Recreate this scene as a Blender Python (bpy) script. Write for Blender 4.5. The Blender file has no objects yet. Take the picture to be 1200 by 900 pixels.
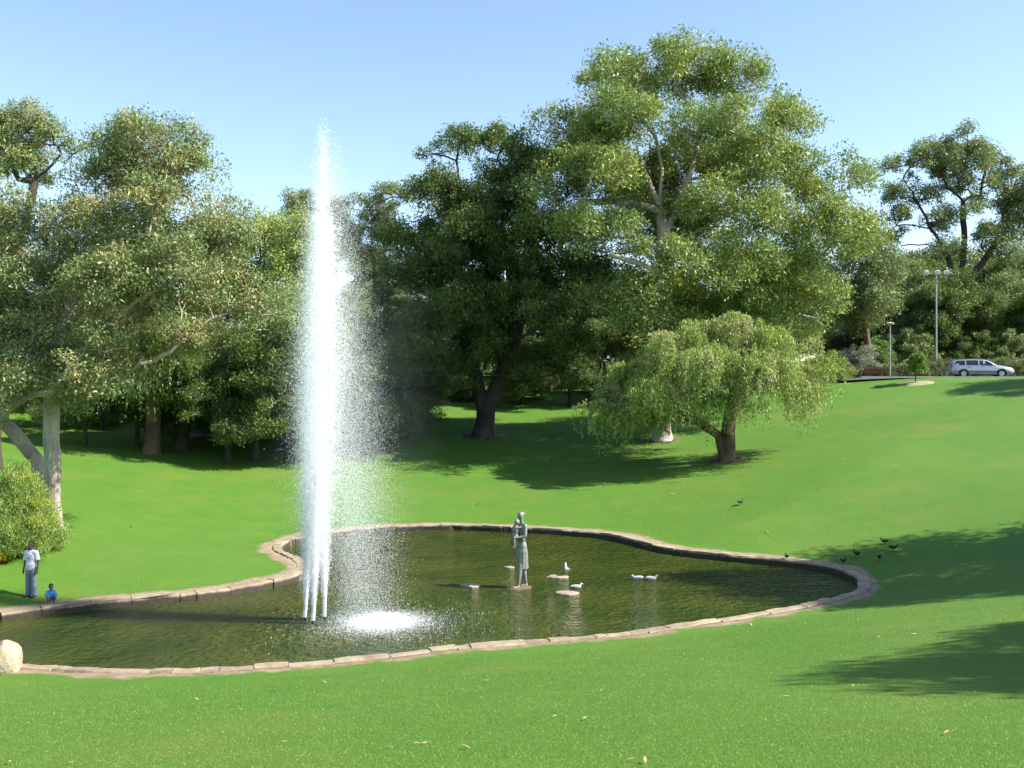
import bpy, bmesh, math, random
import numpy as np
from mathutils import Vector, Matrix

SC = bpy.context.scene
COL = SC.collection
R = math.radians
rng = np.random.default_rng(7)
random.seed(7)

# ------------------------------------------------------------------ camera, sky, sun, exposure
EYE = 7.2                       # metres above the pond water
FPX = 1166.7                    # focal length in pixels of the 1200x900 photograph
HOR = 445.0                     # horizon row
SUN_EL = 41.0
SUN_AZ = 99.0                  # clockwise from +Y (the view direction)

cam_d = bpy.data.cameras.new('camera')
cam_d.lens = 35.0
cam_d.sensor_width = 36.0
cam_d.clip_start = 0.1
cam_d.clip_end = 3000.0
cam = bpy.data.objects.new('camera', cam_d)
cam.location = (0, 0, EYE)
cam.rotation_euler = (R(90.0) - math.atan(5.0 / FPX), 0, 0)
COL.objects.link(cam)
SC.camera = cam

world = bpy.data.worlds.new('World')
SC.world = world
world.use_nodes = True
wn, wl = world.node_tree.nodes, world.node_tree.links
sky = wn.new('ShaderNodeTexSky')
sky.sky_type = 'NISHITA'
sky.sun_disc = False
sky.sun_elevation = R(SUN_EL)
sky.sun_rotation = R(SUN_AZ)
sky.altitude = 0.0
sky.air_density = 1.0
sky.dust_density = 0.25
sky.ozone_density = 1.2
bg = wn['Background']
bg.inputs['Strength'].default_value = 0.112
wl.new(sky.outputs['Color'], bg.inputs['Color'])

sun_d = bpy.data.lights.new('sun', 'SUN')
sun_d.energy = 5.0
sun_d.angle = R(0.55)
sun_d.color = (1.0, 0.955, 0.88)
sun = bpy.data.objects.new('sun', sun_d)
_el, _az = R(SUN_EL), R(SUN_AZ)
SUNV = Vector((math.cos(_el) * math.sin(_az), math.cos(_el) * math.cos(_az), math.sin(_el)))
sun.rotation_euler = SUNV.to_track_quat('Z', 'Y').to_euler()
sun.location = (60, -20, 60)
COL.objects.link(sun)

vs = SC.view_settings
vs.view_transform = 'Standard'
vs.look = 'None'
vs.gamma = 1.0
vs.exposure = 1.22
vs.use_curve_mapping = False
SC.render.engine = 'CYCLES'
SC.cycles.max_bounces = 9
SC.cycles.diffuse_bounces = 7
SC.cycles.glossy_bounces = 3
SC.cycles.transmission_bounces = 4
SC.cycles.transparent_max_bounces = 8
SC.cycles.volume_bounces = 1
SC.cycles.volume_step_rate = 2.0
SC.cycles.sample_clamp_indirect = 6.0

# ------------------------------------------------------------------ helpers
def tag(o, label=None, cat=None, group=None, kind=None):
    if label: o['label'] = label
    if cat: o['category'] = cat
    if group: o['group'] = group
    if kind: o['kind'] = kind
    return o

def empty(name, loc, rz=0.0):
    o = bpy.data.objects.new(name, None)
    o.location = loc
    o.rotation_euler = (0, 0, rz)
    o.empty_display_size = 0.2
    COL.objects.link(o)
    return o

def link(name, me, parent=None, loc=None, mat=None):
    o = bpy.data.objects.new(name, me)
    COL.objects.link(o)
    if parent is not None:
        o.parent = parent
    if loc is not None:
        o.location = loc
    if mat is not None and not me.materials:
        me.materials.append(mat)
    return o

def np_mesh(name, verts, faces, smooth=False, attrs=None):
    """verts (N,3), faces (M,k) with a constant k; attrs: dict of per-point floats"""
    me = bpy.data.meshes.new(name)
    verts = np.ascontiguousarray(verts, dtype=np.float32)
    faces = np.ascontiguousarray(faces, dtype=np.int32)
    k = faces.shape[1]
    me.vertices.add(len(verts))
    me.vertices.foreach_set('co', verts.ravel())
    me.loops.add(faces.size)
    me.loops.foreach_set('vertex_index', faces.ravel())
    me.polygons.add(len(faces))
    me.polygons.foreach_set('loop_start', np.arange(0, faces.size, k, dtype=np.int32))
    me.polygons.foreach_set('loop_total', np.full(len(faces), k, dtype=np.int32))
    if smooth:
        me.polygons.foreach_set('use_smooth', np.ones(len(faces), dtype=bool))
    me.update(calc_edges=True)
    me.validate()
    for nm, a in (attrs or {}).items():
        at_ = me.attributes.new(nm, 'FLOAT', 'POINT')
        at_.data.foreach_set('value', np.ascontiguousarray(a, dtype=np.float32))
    return me

def bm_mesh(bm, name, smooth=False):
    me = bpy.data.meshes.new(name)
    bmesh.ops.recalc_face_normals(bm, faces=bm.faces[:])
    bm.to_mesh(me)
    bm.free()
    if smooth:
        me.polygons.foreach_set('use_smooth', np.ones(len(me.polygons), dtype=bool))
    return me

def add_box(bm, c, s, rot=None):
    M = Matrix.Translation(Vector(c))
    if rot is not None:
        M = M @ rot.to_4x4()
    M = M @ Matrix.Diagonal((s[0], s[1], s[2], 1.0))
    return bmesh.ops.create_cube(bm, size=1.0, matrix=M)['verts']

def add_tube(bm, p0, p1, r0, r1, n=10, caps=True):
    p0, p1 = Vector(p0), Vector(p1)
    d = p1 - p0
    q = d.to_track_quat('Z', 'Y').to_matrix().to_4x4()
    M = Matrix.Translation((p0 + p1) / 2) @ q
    return bmesh.ops.create_cone(bm, cap_ends=caps, segments=n, radius1=r0, radius2=r1, depth=d.length, matrix=M)['verts']

def add_ball(bm, c, r, rot=None, sub=2):
    if not hasattr(r, '__len__'):
        r = (r, r, r)
    M = Matrix.Translation(Vector(c))
    if rot is not None:
        M = M @ rot.to_4x4()
    M = M @ Matrix.Diagonal((r[0], r[1], r[2], 1.0))
    return bmesh.ops.create_icosphere(bm, subdivisions=sub, radius=1.0, matrix=M)['verts']

def add_limb(bm, p0, p1, r0, r1, n=12):
    add_tube(bm, p0, p1, r0, r1, n)
    add_ball(bm, p0, r0)
    add_ball(bm, p1, r1)

def fused(bm, name, voxel, smooth_iter=4, factor=0.5):
    """one continuous skin over overlapping solids"""
    me = bm_mesh(bm, name + '_src')
    o = bpy.data.objects.new(name + '_tmp', me)
    COL.objects.link(o)
    m = o.modifiers.new('r', 'REMESH')
    m.mode = 'VOXEL'
    m.voxel_size = voxel
    m.use_smooth_shade = True
    if smooth_iter:
        s = o.modifiers.new('s', 'SMOOTH')
        s.iterations = smooth_iter
        s.factor = factor
    dg = bpy.context.evaluated_depsgraph_get()
    out = bpy.data.meshes.new_from_object(o.evaluated_get(dg), depsgraph=dg)
    out.name = name
    bpy.data.objects.remove(o)
    bpy.data.meshes.remove(me)
    out.polygons.foreach_set('use_smooth', np.ones(len(out.polygons), dtype=bool))
    return out

# ------------------------------------------------------------------ materials
def new_mat(name):
    m = bpy.data.materials.new(name)
    m.use_nodes = True
    nt = m.node_tree
    return m, nt, nt.nodes, nt.links, nt.nodes['Principled BSDF']

def noise_node(nt, scale, detail=4.0, rough=0.6, vec=None):
    n = nt.nodes.new('ShaderNodeTexNoise')
    n.inputs['Scale'].default_value = scale
    n.inputs['Detail'].default_value = detail
    n.inputs['Roughness'].default_value = rough
    if vec is not None:
        nt.links.new(vec, n.inputs['Vector'])
    return n

def ramp_node(nt, fac, stops):
    r = nt.nodes.new('ShaderNodeValToRGB')
    el = r.color_ramp.elements
    while len(el) < len(stops):
        el.new(0.5)
    for e, (p, c) in zip(el, stops):
        e.position = p
        e.color = (c[0], c[1], c[2], 1.0)
    nt.links.new(fac, r.inputs['Fac'])
    return r

def mix_col(nt, fac, a, b, mode='MIX'):
    n = nt.nodes.new('ShaderNodeMix')
    n.data_type = 'RGBA'
    n.blend_type = mode
    for sock, v in ((n.inputs[0], fac), (n.inputs[6], a), (n.inputs[7], b)):
        if hasattr(v, 'is_output') or isinstance(v, bpy.types.NodeSocket):
            nt.links.new(v, sock)
        elif isinstance(v, (int, float)):
            sock.default_value = v
        else:
            sock.default_value = (v[0], v[1], v[2], 1.0)
    return n.outputs[2]

def simple_mat(name, ca, cb=None, scale=6.0, rough=0.6, metal=0.0, bump=0.0, bscale=None, spec=0.5, coat=0.0):
    m, nt, nd, lk, p = new_mat(name)
    tc = nd.new('ShaderNodeTexCoord')
    cb = cb or tuple(x * 0.75 for x in ca)
    n = noise_node(nt, scale, 5.0, 0.6, tc.outputs['Object'])
    r = ramp_node(nt, n.outputs['Fac'], [(0.3, cb), (0.7, ca)])
    lk.new(r.outputs['Color'], p.inputs['Base Color'])
    p.inputs['Roughness'].default_value = rough
    p.inputs['Metallic'].default_value = metal
    p.inputs['Specular IOR Level'].default_value = spec
    p.inputs['Coat Weight'].default_value = coat
    if bump > 0:
        b = nd.new('ShaderNodeBump')
        b.inputs['Distance'].default_value = bump
        n2 = noise_node(nt, bscale or scale * 2, 6.0, 0.65, tc.outputs['Object'])
        lk.new(n2.outputs['Fac'], b.inputs['Height'])
        lk.new(b.outputs['Normal'], p.inputs['Normal'])
    return m

def leaf_mat(name, dark, mid, light, accent=None, trans=0.25, gloss=0.5):
    """leaf colours vary leaf by leaf (tint) and spray by spray (spray)"""
    m, nt, nd, lk, p = new_mat(name)
    a1 = nd.new('ShaderNodeAttribute'); a1.attribute_name = 'tint'
    a2 = nd.new('ShaderNodeAttribute'); a2.attribute_name = 'spray'
    r1 = ramp_node(nt, a1.outputs['Fac'], [(0.0, dark), (0.5, mid), (1.0, light)])
    c = r1.outputs['Color']
    if accent:
        r2 = ramp_node(nt, a2.outputs['Fac'], [(0.62, (0, 0, 0)), (0.95, (1, 1, 1))])
        f = nd.new('ShaderNodeMath'); f.operation = 'MULTIPLY'
        lk.new(r2.outputs['Color'], f.inputs[0]); f.inputs[1].default_value = 0.7
        c = mix_col(nt, f.outputs[0], c, accent)
    lk.new(c, p.inputs['Base Color'])
    p.inputs['Roughness'].default_value = gloss
    p.inputs['Specular IOR Level'].default_value = 0.45
    t = nd.new('ShaderNodeBsdfTranslucent')
    lk.new(mix_col(nt, 0.5, c, (0.30, 0.42, 0.05), 'MIX'), t.inputs['Color'])
    ms = nd.new('ShaderNodeMixShader')
    ms.inputs[0].default_value = trans
    lk.new(p.outputs[0], ms.inputs[1]); lk.new(t.outputs[0], ms.inputs[2])
    lk.new(ms.outputs[0], nd['Material Output'].inputs['Surface'])
    return m

def bark_mat(name, ca, cb, scale=3.0, stretch=6.0):
    m, nt, nd, lk, p = new_mat(name)
    tc = nd.new('ShaderNodeTexCoord')
    mp = nd.new('ShaderNodeMapping')
    mp.inputs['Scale'].default_value = (stretch, stretch, 1.0)
    lk.new(tc.outputs['Object'], mp.inputs['Vector'])
    n = noise_node(nt, scale, 6.0, 0.65, mp.outputs['Vector'])
    n2 = noise_node(nt, 0.9, 3.0, 0.5, tc.outputs['Object'])
    mx = nd.new('ShaderNodeMath'); mx.operation = 'ADD'
    lk.new(n.outputs['Fac'], mx.inputs[0]); lk.new(n2.outputs['Fac'], mx.inputs[1])
    hf = nd.new('ShaderNodeMath'); hf.operation = 'MULTIPLY'; hf.inputs[1].default_value = 0.5
    lk.new(mx.outputs[0], hf.inputs[0])
    r = ramp_node(nt, hf.outputs[0], [(0.38, cb), (0.6, ca)])
    lk.new(r.outputs['Color'], p.inputs['Base Color'])
    p.inputs['Roughness'].default_value = 0.85
    b = nd.new('ShaderNodeBump'); b.inputs['Distance'].default_value = 0.05
    lk.new(n.outputs['Fac'], b.inputs['Height']); lk.new(b.outputs['Normal'], p.inputs['Normal'])
    return m

M = {}
M['gum_leaf'] = leaf_mat('gum_leaf', (0.070, 0.118, 0.039), (0.192, 0.255, 0.089), (0.426, 0.453, 0.223), (0.404, 0.284, 0.121))
M['big_leaf'] = leaf_mat('big_leaf', (0.063, 0.120, 0.030), (0.179, 0.255, 0.057), (0.399, 0.437, 0.152), (0.357, 0.365, 0.061))
M['dark_leaf'] = leaf_mat('dark_leaf', (0.025, 0.053, 0.012), (0.067, 0.114, 0.023), (0.181, 0.228, 0.058), (0.139, 0.177, 0.021))
M['weep_leaf'] = leaf_mat('weep_leaf', (0.123, 0.200, 0.035), (0.279, 0.371, 0.078), (0.492, 0.532, 0.173), (0.447, 0.381, 0.224), gloss=0.7)
M['far_leaf'] = leaf_mat('far_leaf', (0.075, 0.116, 0.046), (0.161, 0.207, 0.077), (0.286, 0.321, 0.137), (0.235, 0.230, 0.091))
M['bush_leaf'] = leaf_mat('bush_leaf', (0.096, 0.173, 0.030), (0.192, 0.290, 0.054), (0.341, 0.420, 0.120), (0.362, 0.370, 0.048))
M['yellow_leaf'] = leaf_mat('yellow_leaf', (0.25, 0.20, 0.02), (0.45, 0.33, 0.02), (0.55, 0.42, 0.04))
M['grey_leaf'] = leaf_mat('grey_leaf', (0.130, 0.150, 0.100), (0.260, 0.280, 0.210), (0.420, 0.430, 0.360), (0.300, 0.270, 0.250))
M['hedge_leaf'] = leaf_mat('hedge_leaf', (0.07, 0.09, 0.03), (0.14, 0.16, 0.065), (0.24, 0.25, 0.12), (0.16, 0.12, 0.09))
M['fresh_leaf'] = leaf_mat('fresh_leaf', (0.06, 0.13, 0.018), (0.13, 0.24, 0.035), (0.25, 0.38, 0.08))
M['pale_bark'] = bark_mat('pale_bark', (0.50, 0.43, 0.34), (0.22, 0.17, 0.13))
M['cream_bark'] = bark_mat('cream_bark', (0.62, 0.55, 0.46), (0.30, 0.24, 0.19))
M['dark_bark'] = bark_mat('dark_bark', (0.075, 0.055, 0.042), (0.025, 0.018, 0.014))
M['brown_bark'] = bark_mat('brown_bark', (0.19, 0.115, 0.07), (0.05, 0.03, 0.02))

# ------------------------------------------------------------------ pond outline and terrain
def px_ground(px, py, z):
    """a pixel of the photograph meets the level z at this place"""
    D = (EYE - z) * FPX / (py - HOR)
    return ((px - 600.0) / FPX * D, D)

KERB = 0.27
far_pts = [(0, 729), (70, 720), (112, 715), (180, 709), (240, 703), (300, 693), (345, 683), (362, 675), (358, 665), (340, 657),
           (329, 649), (337, 641), (362, 634), (400, 628), (450, 623.5), (530, 621.5), (600, 624), (660, 627.5), (710, 632),
           (745, 640), (768, 646), (800, 652), (855, 658), (925, 664.5), (972, 672), (1000, 682)]
near_pts = [(1006, 689), (985, 697.5), (930, 709.5), (880, 718), (830, 726), (790, 731.5), (730, 740.5), (660, 746.5), (590, 752), (530, 756),
            (460, 765), (384, 773), (300, 778.5), (233, 782.5), (160, 784), (100, 782), (23, 778), (-70, 768), (-140, 752), (-150, 738), (-80, 732)]
ctrl = [px_ground(a, b, 0.0) for a, b in far_pts] + [px_ground(a, b, KERB) for a, b in near_pts]
ctrl = np.array(ctrl)

def catmull_closed(P, n):
    out = []
    m = len(P)
    for i in range(m):
        p0, p1, p2, p3 = P[i - 1], P[i], P[(i + 1) % m], P[(i + 2) % m]
        for k in range(n):
            t = k / n
            out.append(0.5 * ((2 * p1) + (-p0 + p2) * t + (2 * p0 - 5 * p1 + 4 * p2 - p3) * t * t + (-p0 + 3 * p1 - 3 * p2 + p3) * t ** 3))
    return np.array(out)

dense = catmull_closed(ctrl, 12)
seg = np.linalg.norm(np.roll(dense, -1, 0) - dense, axis=1)
cum = np.concatenate([[0], np.cumsum(seg)])
PERIM = cum[-1]
def along(s):
    s = np.asarray(s) % PERIM
    x = np.interp(s, cum, np.append(dense[:, 0], dense[0, 0]))
    y = np.interp(s, cum, np.append(dense[:, 1], dense[0, 1]))
    return np.stack([x, y], -1)
NP_ = 360
POND = along(np.linspace(0, PERIM, NP_, endpoint=False))
for _ in range(2):
    POND = 0.25 * np.roll(POND, 1, 0) + 0.5 * POND + 0.25 * np.roll(POND, -1, 0)

def pond_dist(x, y):
    """signed distance to the waterline, positive on land"""
    x = np.atleast_1d(np.asarray(x, float)); y = np.atleast_1d(np.asarray(y, float))
    out = np.empty(len(x))
    A = POND; B = np.roll(POND, -1, 0); E = B - A
    ee = (E ** 2).sum(1)
    for i in range(0, len(x), 20000):
        X = x[i:i + 20000, None]; Y = y[i:i + 20000, None]
        t = np.clip(((X - A[:, 0]) * E[:, 0] + (Y - A[:, 1]) * E[:, 1]) / ee, 0, 1)
        dx = X - (A[:, 0] + t * E[:, 0]); dy = Y - (A[:, 1] + t * E[:, 1])
        d = np.sqrt((dx * dx + dy * dy).min(1))
        c = ((A[:, 1] > Y) != (B[:, 1] > Y)) & (X < E[:, 0] * (Y - A[:, 1]) / np.where(E[:, 1] == 0, 1e-9, E[:, 1]) + A[:, 0])
        inside = (c.sum(1) % 2) == 1
        out[i:i + 20000] = np.where(inside, -d, d)
    return out

def sstep(a, b, v):
    t = np.clip((v - a) / (b - a), 0, 1)
    return t * t * (3 - 2 * t)

def height_from(d, x, y):
    k_far = 0.160 + 0.018 * sstep(8, 26, x) - 0.012 * sstep(-12, -35, x)
    k = 0.222 + (k_far - 0.222) * sstep(24, 38, y)
    run = np.maximum(d - 0.95, 0)
    soft = run * run / (run + 0.9)              # gentle start behind the kerb
    z = KERB - 0.03 + k * (soft + 0.45 * (1 - np.exp(-run / 2)))
    cap = 7.34 + 0.02 * np.maximum(y - 78, 0) * sstep(-20, 10, y - 100)
    h = 0.35
    z = np.where(z < cap - h, z, np.where(z > cap + h, cap, cap - (cap + h - z) ** 2 / (4 * h)))
    z = z + (0.05 * np.sin(x * 0.31 + y * 0.17) + 0.04 * np.sin(x * 0.13 - y * 0.37 + 1.3)) * sstep(3, 9, d) * (1 - sstep(70, 76, y))
    bed = -1.0 + 1.22 * sstep(-0.02, 0.24, d)
    return np.where(d < 0.3, bed, z)

def ground_z(x, y):
    d = pond_dist(x, y)
    z = height_from(d, np.atleast_1d(np.asarray(x, float)), np.atleast_1d(np.asarray(y, float)))
    return float(z[0]) if np.ndim(x) == 0 else z

def at(px, py, d0=9.0, d1=140.0):
    """where the sight line through a pixel of the photograph first meets the terrain"""
    D = np.concatenate([np.arange(d0, 60, 0.05), np.arange(60, d1, 0.1)])
    X = (px - 600.0) / FPX * D
    Z = EYE + (HOR - py) / FPX * D
    G = ground_z(X, D)
    hit = np.nonzero(G >= Z)[0]
    i = hit[0] if len(hit) else len(D) - 1
    return (float(X[i]), float(D[i]), float(G[i]))

def pw(px, py, D):
    return ((px - 600.0) / FPX * D, D, EYE + (HOR - py) / FPX * D)

def axis(core0, core1, step, lo, hi):
    a = list(np.arange(core0, core1 + 1e-6, step))
    s = step
    v = core0
    pre = []
    while v > lo:
        s *= 1.35; v -= s; pre.append(max(v, lo))
    s = step; v = core1; post = []
    while v < hi:
        s *= 1.35; v += s; post.append(min(v, hi))
    return np.array(pre[::-1] + a + post)

gx = axis(-30, 32, 0.22, -900, 900)
gy = axis(6, 54, 0.22, -60, 1500)
GX, GY = np.meshgrid(gx, gy)
fx, fy = GX.ravel(), GY.ravel()
fd = pond_dist(fx, fy)
fz = height_from(fd, fx, fy)
nx, ny = len(gx), len(gy)
ii = (np.arange(ny - 1)[:, None] * nx + np.arange(nx - 1)[None, :]).ravel()
quads = np.stack([ii, ii + 1, ii + 1 + nx, ii + nx], -1)

# lawn material: mown turf, worn strip behind the pond kerb, bed of the pond
m, nt, nd, lk, p = new_mat('lawn_turf')
tc = nd.new('ShaderNodeTexCoord')
big = noise_node(nt, 0.10, 3.0, 0.55, tc.outputs['Object'])
med = noise_node(nt, 0.8, 4.0, 0.6, tc.outputs['Object'])
fin = noise_node(nt, 16.0, 6.0, 0.75, tc.outputs['Object'])
c1 = ramp_node(nt, big.outputs['Fac'], [(0.32, (0.060, 0.152, 0.012)), (0.68, (0.104, 0.196, 0.018))]).outputs['Color']
c2 = ramp_node(nt, med.outputs['Fac'], [(0.30, (0.054, 0.138, 0.011)), (0.72, (0.102, 0.188, 0.020))]).outputs['Color']
c3 = ramp_node(nt, fin.outputs['Fac'], [(0.28, (0.030, 0.105, 0.006)), (0.72, (0.130, 0.285, 0.032))]).outputs['Color']
g = mix_col(nt, 0.5, c1, c2)
g = mix_col(nt, 0.36, g, c3)
wn_ = noise_node(nt, 0.23, 6.0, 0.7, tc.outputs['Object'])
wr_ = ramp_node(nt, wn_.outputs['Fac'], [(0.48, (0, 0, 0)), (0.72, (0.6, 0.6, 0.6))])
g = mix_col(nt, wr_.outputs['Color'], g, (0.150, 0.190, 0.035))      # thinner, drier turf
ad = nd.new('ShaderNodeAttribute'); ad.attribute_name = 'shore'
en = noise_node(nt, 1.1, 5.0, 0.6, tc.outputs['Object'])
ed = nd.new('ShaderNodeMath'); ed.operation = 'MULTIPLY_ADD'
lk.new(en.outputs['Fac'], ed.inputs[0]); ed.inputs[1].default_value = -1.0
lk.new(ad.outputs['Fac'], ed.inputs[2])
mr = nd.new('ShaderNodeMapRange')
mr.inputs['From Min'].default_value = 0.26; mr.inputs['From Max'].default_value = 0.50
lk.new(ed.outputs[0], mr.inputs['Value'])
sn = noise_node(nt, 3.5, 6.0, 0.7, tc.outputs['Object'])
soil = ramp_node(nt, sn.outputs['Fac'], [(0.3, (0.22, 0.15, 0.095)), (0.7, (0.41, 0.305, 0.205))]).outputs['Color']
col = mix_col(nt, mr.outputs['Result'], soil, g)
lk.new(col, p.inputs['Base Color'])
p.inputs['Roughness'].default_value = 0.75
p.inputs['Specular IOR Level'].default_value = 0.25
bp = nd.new('ShaderNodeBump'); bp.inputs['Distance'].default_value = 0.05; bp.inputs['Strength'].default_value = 0.8
fb = noise_node(nt, 22.0, 5.0, 0.8, tc.outputs['Object'])
lk.new(fb.outputs['Fac'], bp.inputs['Height']); lk.new(bp.outputs['Normal'], p.inputs['Normal'])
M['lawn'] = m
lawn_me = np_mesh('lawn', np.stack([fx, fy, fz], -1), quads, smooth=True, attrs={'shore': fd + 0.30 * sstep(-1.0, 1.5, (26.8 + 0.33 * (fx + 15)) - fy)})
tag(link('lawn', lawn_me, mat=M['lawn']), 'green mown lawn sloping down to the pond', kind='structure')

# ------------------------------------------------------------------ water
FJ = px_ground(367, 730, 0.0)            # foot of the fountain
FX, FY = FJ
m, nt, nd, lk, p = new_mat('pond_water')
tc = nd.new('ShaderNodeTexCoord')
n0 = noise_node(nt, 0.35, 3.0, 0.5, tc.outputs['Object'])
c = ramp_node(nt, n0.outputs['Fac'], [(0.35, (0.026, 0.044, 0.005)), (0.65, (0.054, 0.064, 0.008))]).outputs['Color']
lk.new(c, p.inputs['Base Color'])
p.inputs['Roughness'].default_value = 0.04
p.inputs['IOR'].default_value = 1.333
# ripples, stronger round the fountain
sub = nd.new('ShaderNodeVectorMath'); sub.operation = 'DISTANCE'
lk.new(tc.outputs['Object'], sub.inputs[0]); sub.inputs[1].default_value = (FX + 1.3, FY, 0)
amp = nd.new('ShaderNodeMapRange'); amp.interpolation_type = 'SMOOTHSTEP'
amp.inputs['From Min'].default_value = 1.5; amp.inputs['From Max'].default_value = 7.5
amp.inputs['To Min'].default_value = 1.0; amp.inputs['To Max'].default_value = 0.62
lk.new(sub.outputs['Value'], amp.inputs['Value'])
w1 = noise_node(nt, 1.1, 2.0, 0.5, tc.outputs['Object'])
w2 = noise_node(nt, 4.2, 3.0, 0.55, tc.outputs['Object'])
w3 = noise_node(nt, 13.0, 2.0, 0.5, tc.outputs['Object'])
s1 = nd.new('ShaderNodeMath'); s1.operation = 'MULTIPLY'; s1.inputs[1].default_value = 1.6
lk.new(w1.outputs['Fac'], s1.inputs[0])
s2 = nd.new('ShaderNodeMath'); s2.operation = 'MULTIPLY_ADD'; s2.inputs[1].default_value = 1.7
lk.new(w2.outputs['Fac'], s2.inputs[0]); lk.new(s1.outputs[0], s2.inputs[2])
s3 = nd.new('ShaderNodeMath'); s3.operation = 'MULTIPLY_ADD'; s3.inputs[1].default_value = 0.16
lk.new(w3.outputs['Fac'], s3.inputs[0]); lk.new(s2.outputs[0], s3.inputs[2])
bp = nd.new('ShaderNodeBump'); bp.inputs['Distance'].default_value = 0.18
lk.new(amp.outputs['Result'], bp.inputs['Strength'])
lk.new(s3.outputs[0], bp.inputs['Height']); lk.new(bp.outputs['Normal'], p.inputs['Normal'])
ro = nd.new('ShaderNodeMapRange'); ro.interpolation_type = 'SMOOTHSTEP'
ro.inputs['From Min'].default_value = 1.5; ro.inputs['From Max'].default_value = 5.5
ro.inputs['To Min'].default_value = 0.34; ro.inputs['To Max'].default_value = 0.035
lk.new(sub.outputs['Value'], ro.inputs['Value']); lk.new(ro.outputs['Result'], p.inputs['Roughness'])     # churned surface under the spray
M['water'] = m
bm = bmesh.new()
cen = POND.mean(0)
nrm = []
for i in range(NP_):
    t = POND[(i + 1) % NP_] - POND[i - 1]
    t /= np.linalg.norm(t)
    nrm.append((t[1], -t[0]))
nrm = np.array(nrm)
if pond_dist(POND[0, 0] + nrm[0, 0] * 0.3, POND[0, 1] + nrm[0, 1] * 0.3)[0] < 0:
    nrm = -nrm
vs_ = [bm.verts.new((POND[i, 0] + nrm[i, 0] * 0.12, POND[i, 1] + nrm[i, 1] * 0.12, 0.0)) for i in range(0, NP_, 2)]
bm.faces.new(vs_)
bmesh.ops.triangulate(bm, faces=bm.faces[:])
wme = bm_mesh(bm, 'pond_water')
wo = link('pond_water', wme, mat=M['water'])
if wme.polygons[0].normal.z < 0:
    wme.flip_normals()
tag(wo, 'rippling dark green water of the pond', kind='structure')

# ------------------------------------------------------------------ kerb of stones
m = simple_mat('sandstone', (0.385, 0.315, 0.215), (0.22, 0.17, 0.115), 2.6, 0.85, bump=0.03, bscale=9)
nt = m.node_tree; nd = nt.nodes; lk = nt.links
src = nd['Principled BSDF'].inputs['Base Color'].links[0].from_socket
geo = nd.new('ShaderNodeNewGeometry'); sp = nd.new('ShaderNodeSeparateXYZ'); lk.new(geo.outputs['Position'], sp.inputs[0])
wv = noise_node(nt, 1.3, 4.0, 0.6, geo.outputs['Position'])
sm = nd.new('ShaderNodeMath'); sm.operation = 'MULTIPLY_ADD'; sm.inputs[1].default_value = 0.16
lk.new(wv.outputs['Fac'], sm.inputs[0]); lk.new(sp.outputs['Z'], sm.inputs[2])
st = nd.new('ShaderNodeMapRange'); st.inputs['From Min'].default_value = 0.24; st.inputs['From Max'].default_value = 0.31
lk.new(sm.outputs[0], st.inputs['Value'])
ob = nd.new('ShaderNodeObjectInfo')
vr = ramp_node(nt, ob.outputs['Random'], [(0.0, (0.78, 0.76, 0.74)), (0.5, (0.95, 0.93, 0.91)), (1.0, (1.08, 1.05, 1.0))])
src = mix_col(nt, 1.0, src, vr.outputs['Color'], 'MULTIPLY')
lk.new(mix_col(nt, st.outputs['Result'], (0.045, 0.036, 0.024), src), nd['Principled BSDF'].inputs['Base Color'])   # dark brown below an uneven line near the stone tops
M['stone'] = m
M['mortar'] = simple_mat('mortar', (0.24, 0.18, 0.12), (0.10, 0.075, 0.05), 3.0, 0.9, bump=0.03, bscale=8)
bm = bmesh.new()
ring = []
for i in range(NP_):
    a = POND[i] + nrm[i] * 0.04
    b = POND[i] + nrm[i] * 0.34
    ring.append([bm.verts.new((a[0], a[1], -0.7)), bm.verts.new((a[0], a[1], KERB - 0.045)), bm.verts.new((b[0], b[1], KERB - 0.045)), bm.verts.new((b[0], b[1], -0.2))])
for i in range(NP_):
    A_, B_ = ring[i], ring[(i + 1) % NP_]
    for k in range(3):
        bm.faces.new((A_[k], B_[k], B_[k + 1], A_[k + 1]))
kerb = link('pond_wall', bm_mesh(bm, 'pond_wall'), mat=M['mortar'])
tag(kerb, 'low stone wall edging the pond', kind='structure')
s = 0.0
rs = random.Random(3)
PC = np.concatenate([[0], np.cumsum(np.linalg.norm(np.roll(POND, -1, 0) - POND, axis=1))])
PL = PC[-1]
def rim(s):
    s = s % PL
    i = int(np.searchsorted(PC, s, 'right') - 1) % NP_
    f = (s - PC[i]) / max(PC[i + 1] - PC[i], 1e-6)
    P_ = POND[i] * (1 - f) + POND[(i + 1) % NP_] * f
    n_ = nrm[i] * (1 - f) + nrm[(i + 1) % NP_] * f
    return P_, n_ / np.linalg.norm(n_)
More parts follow.
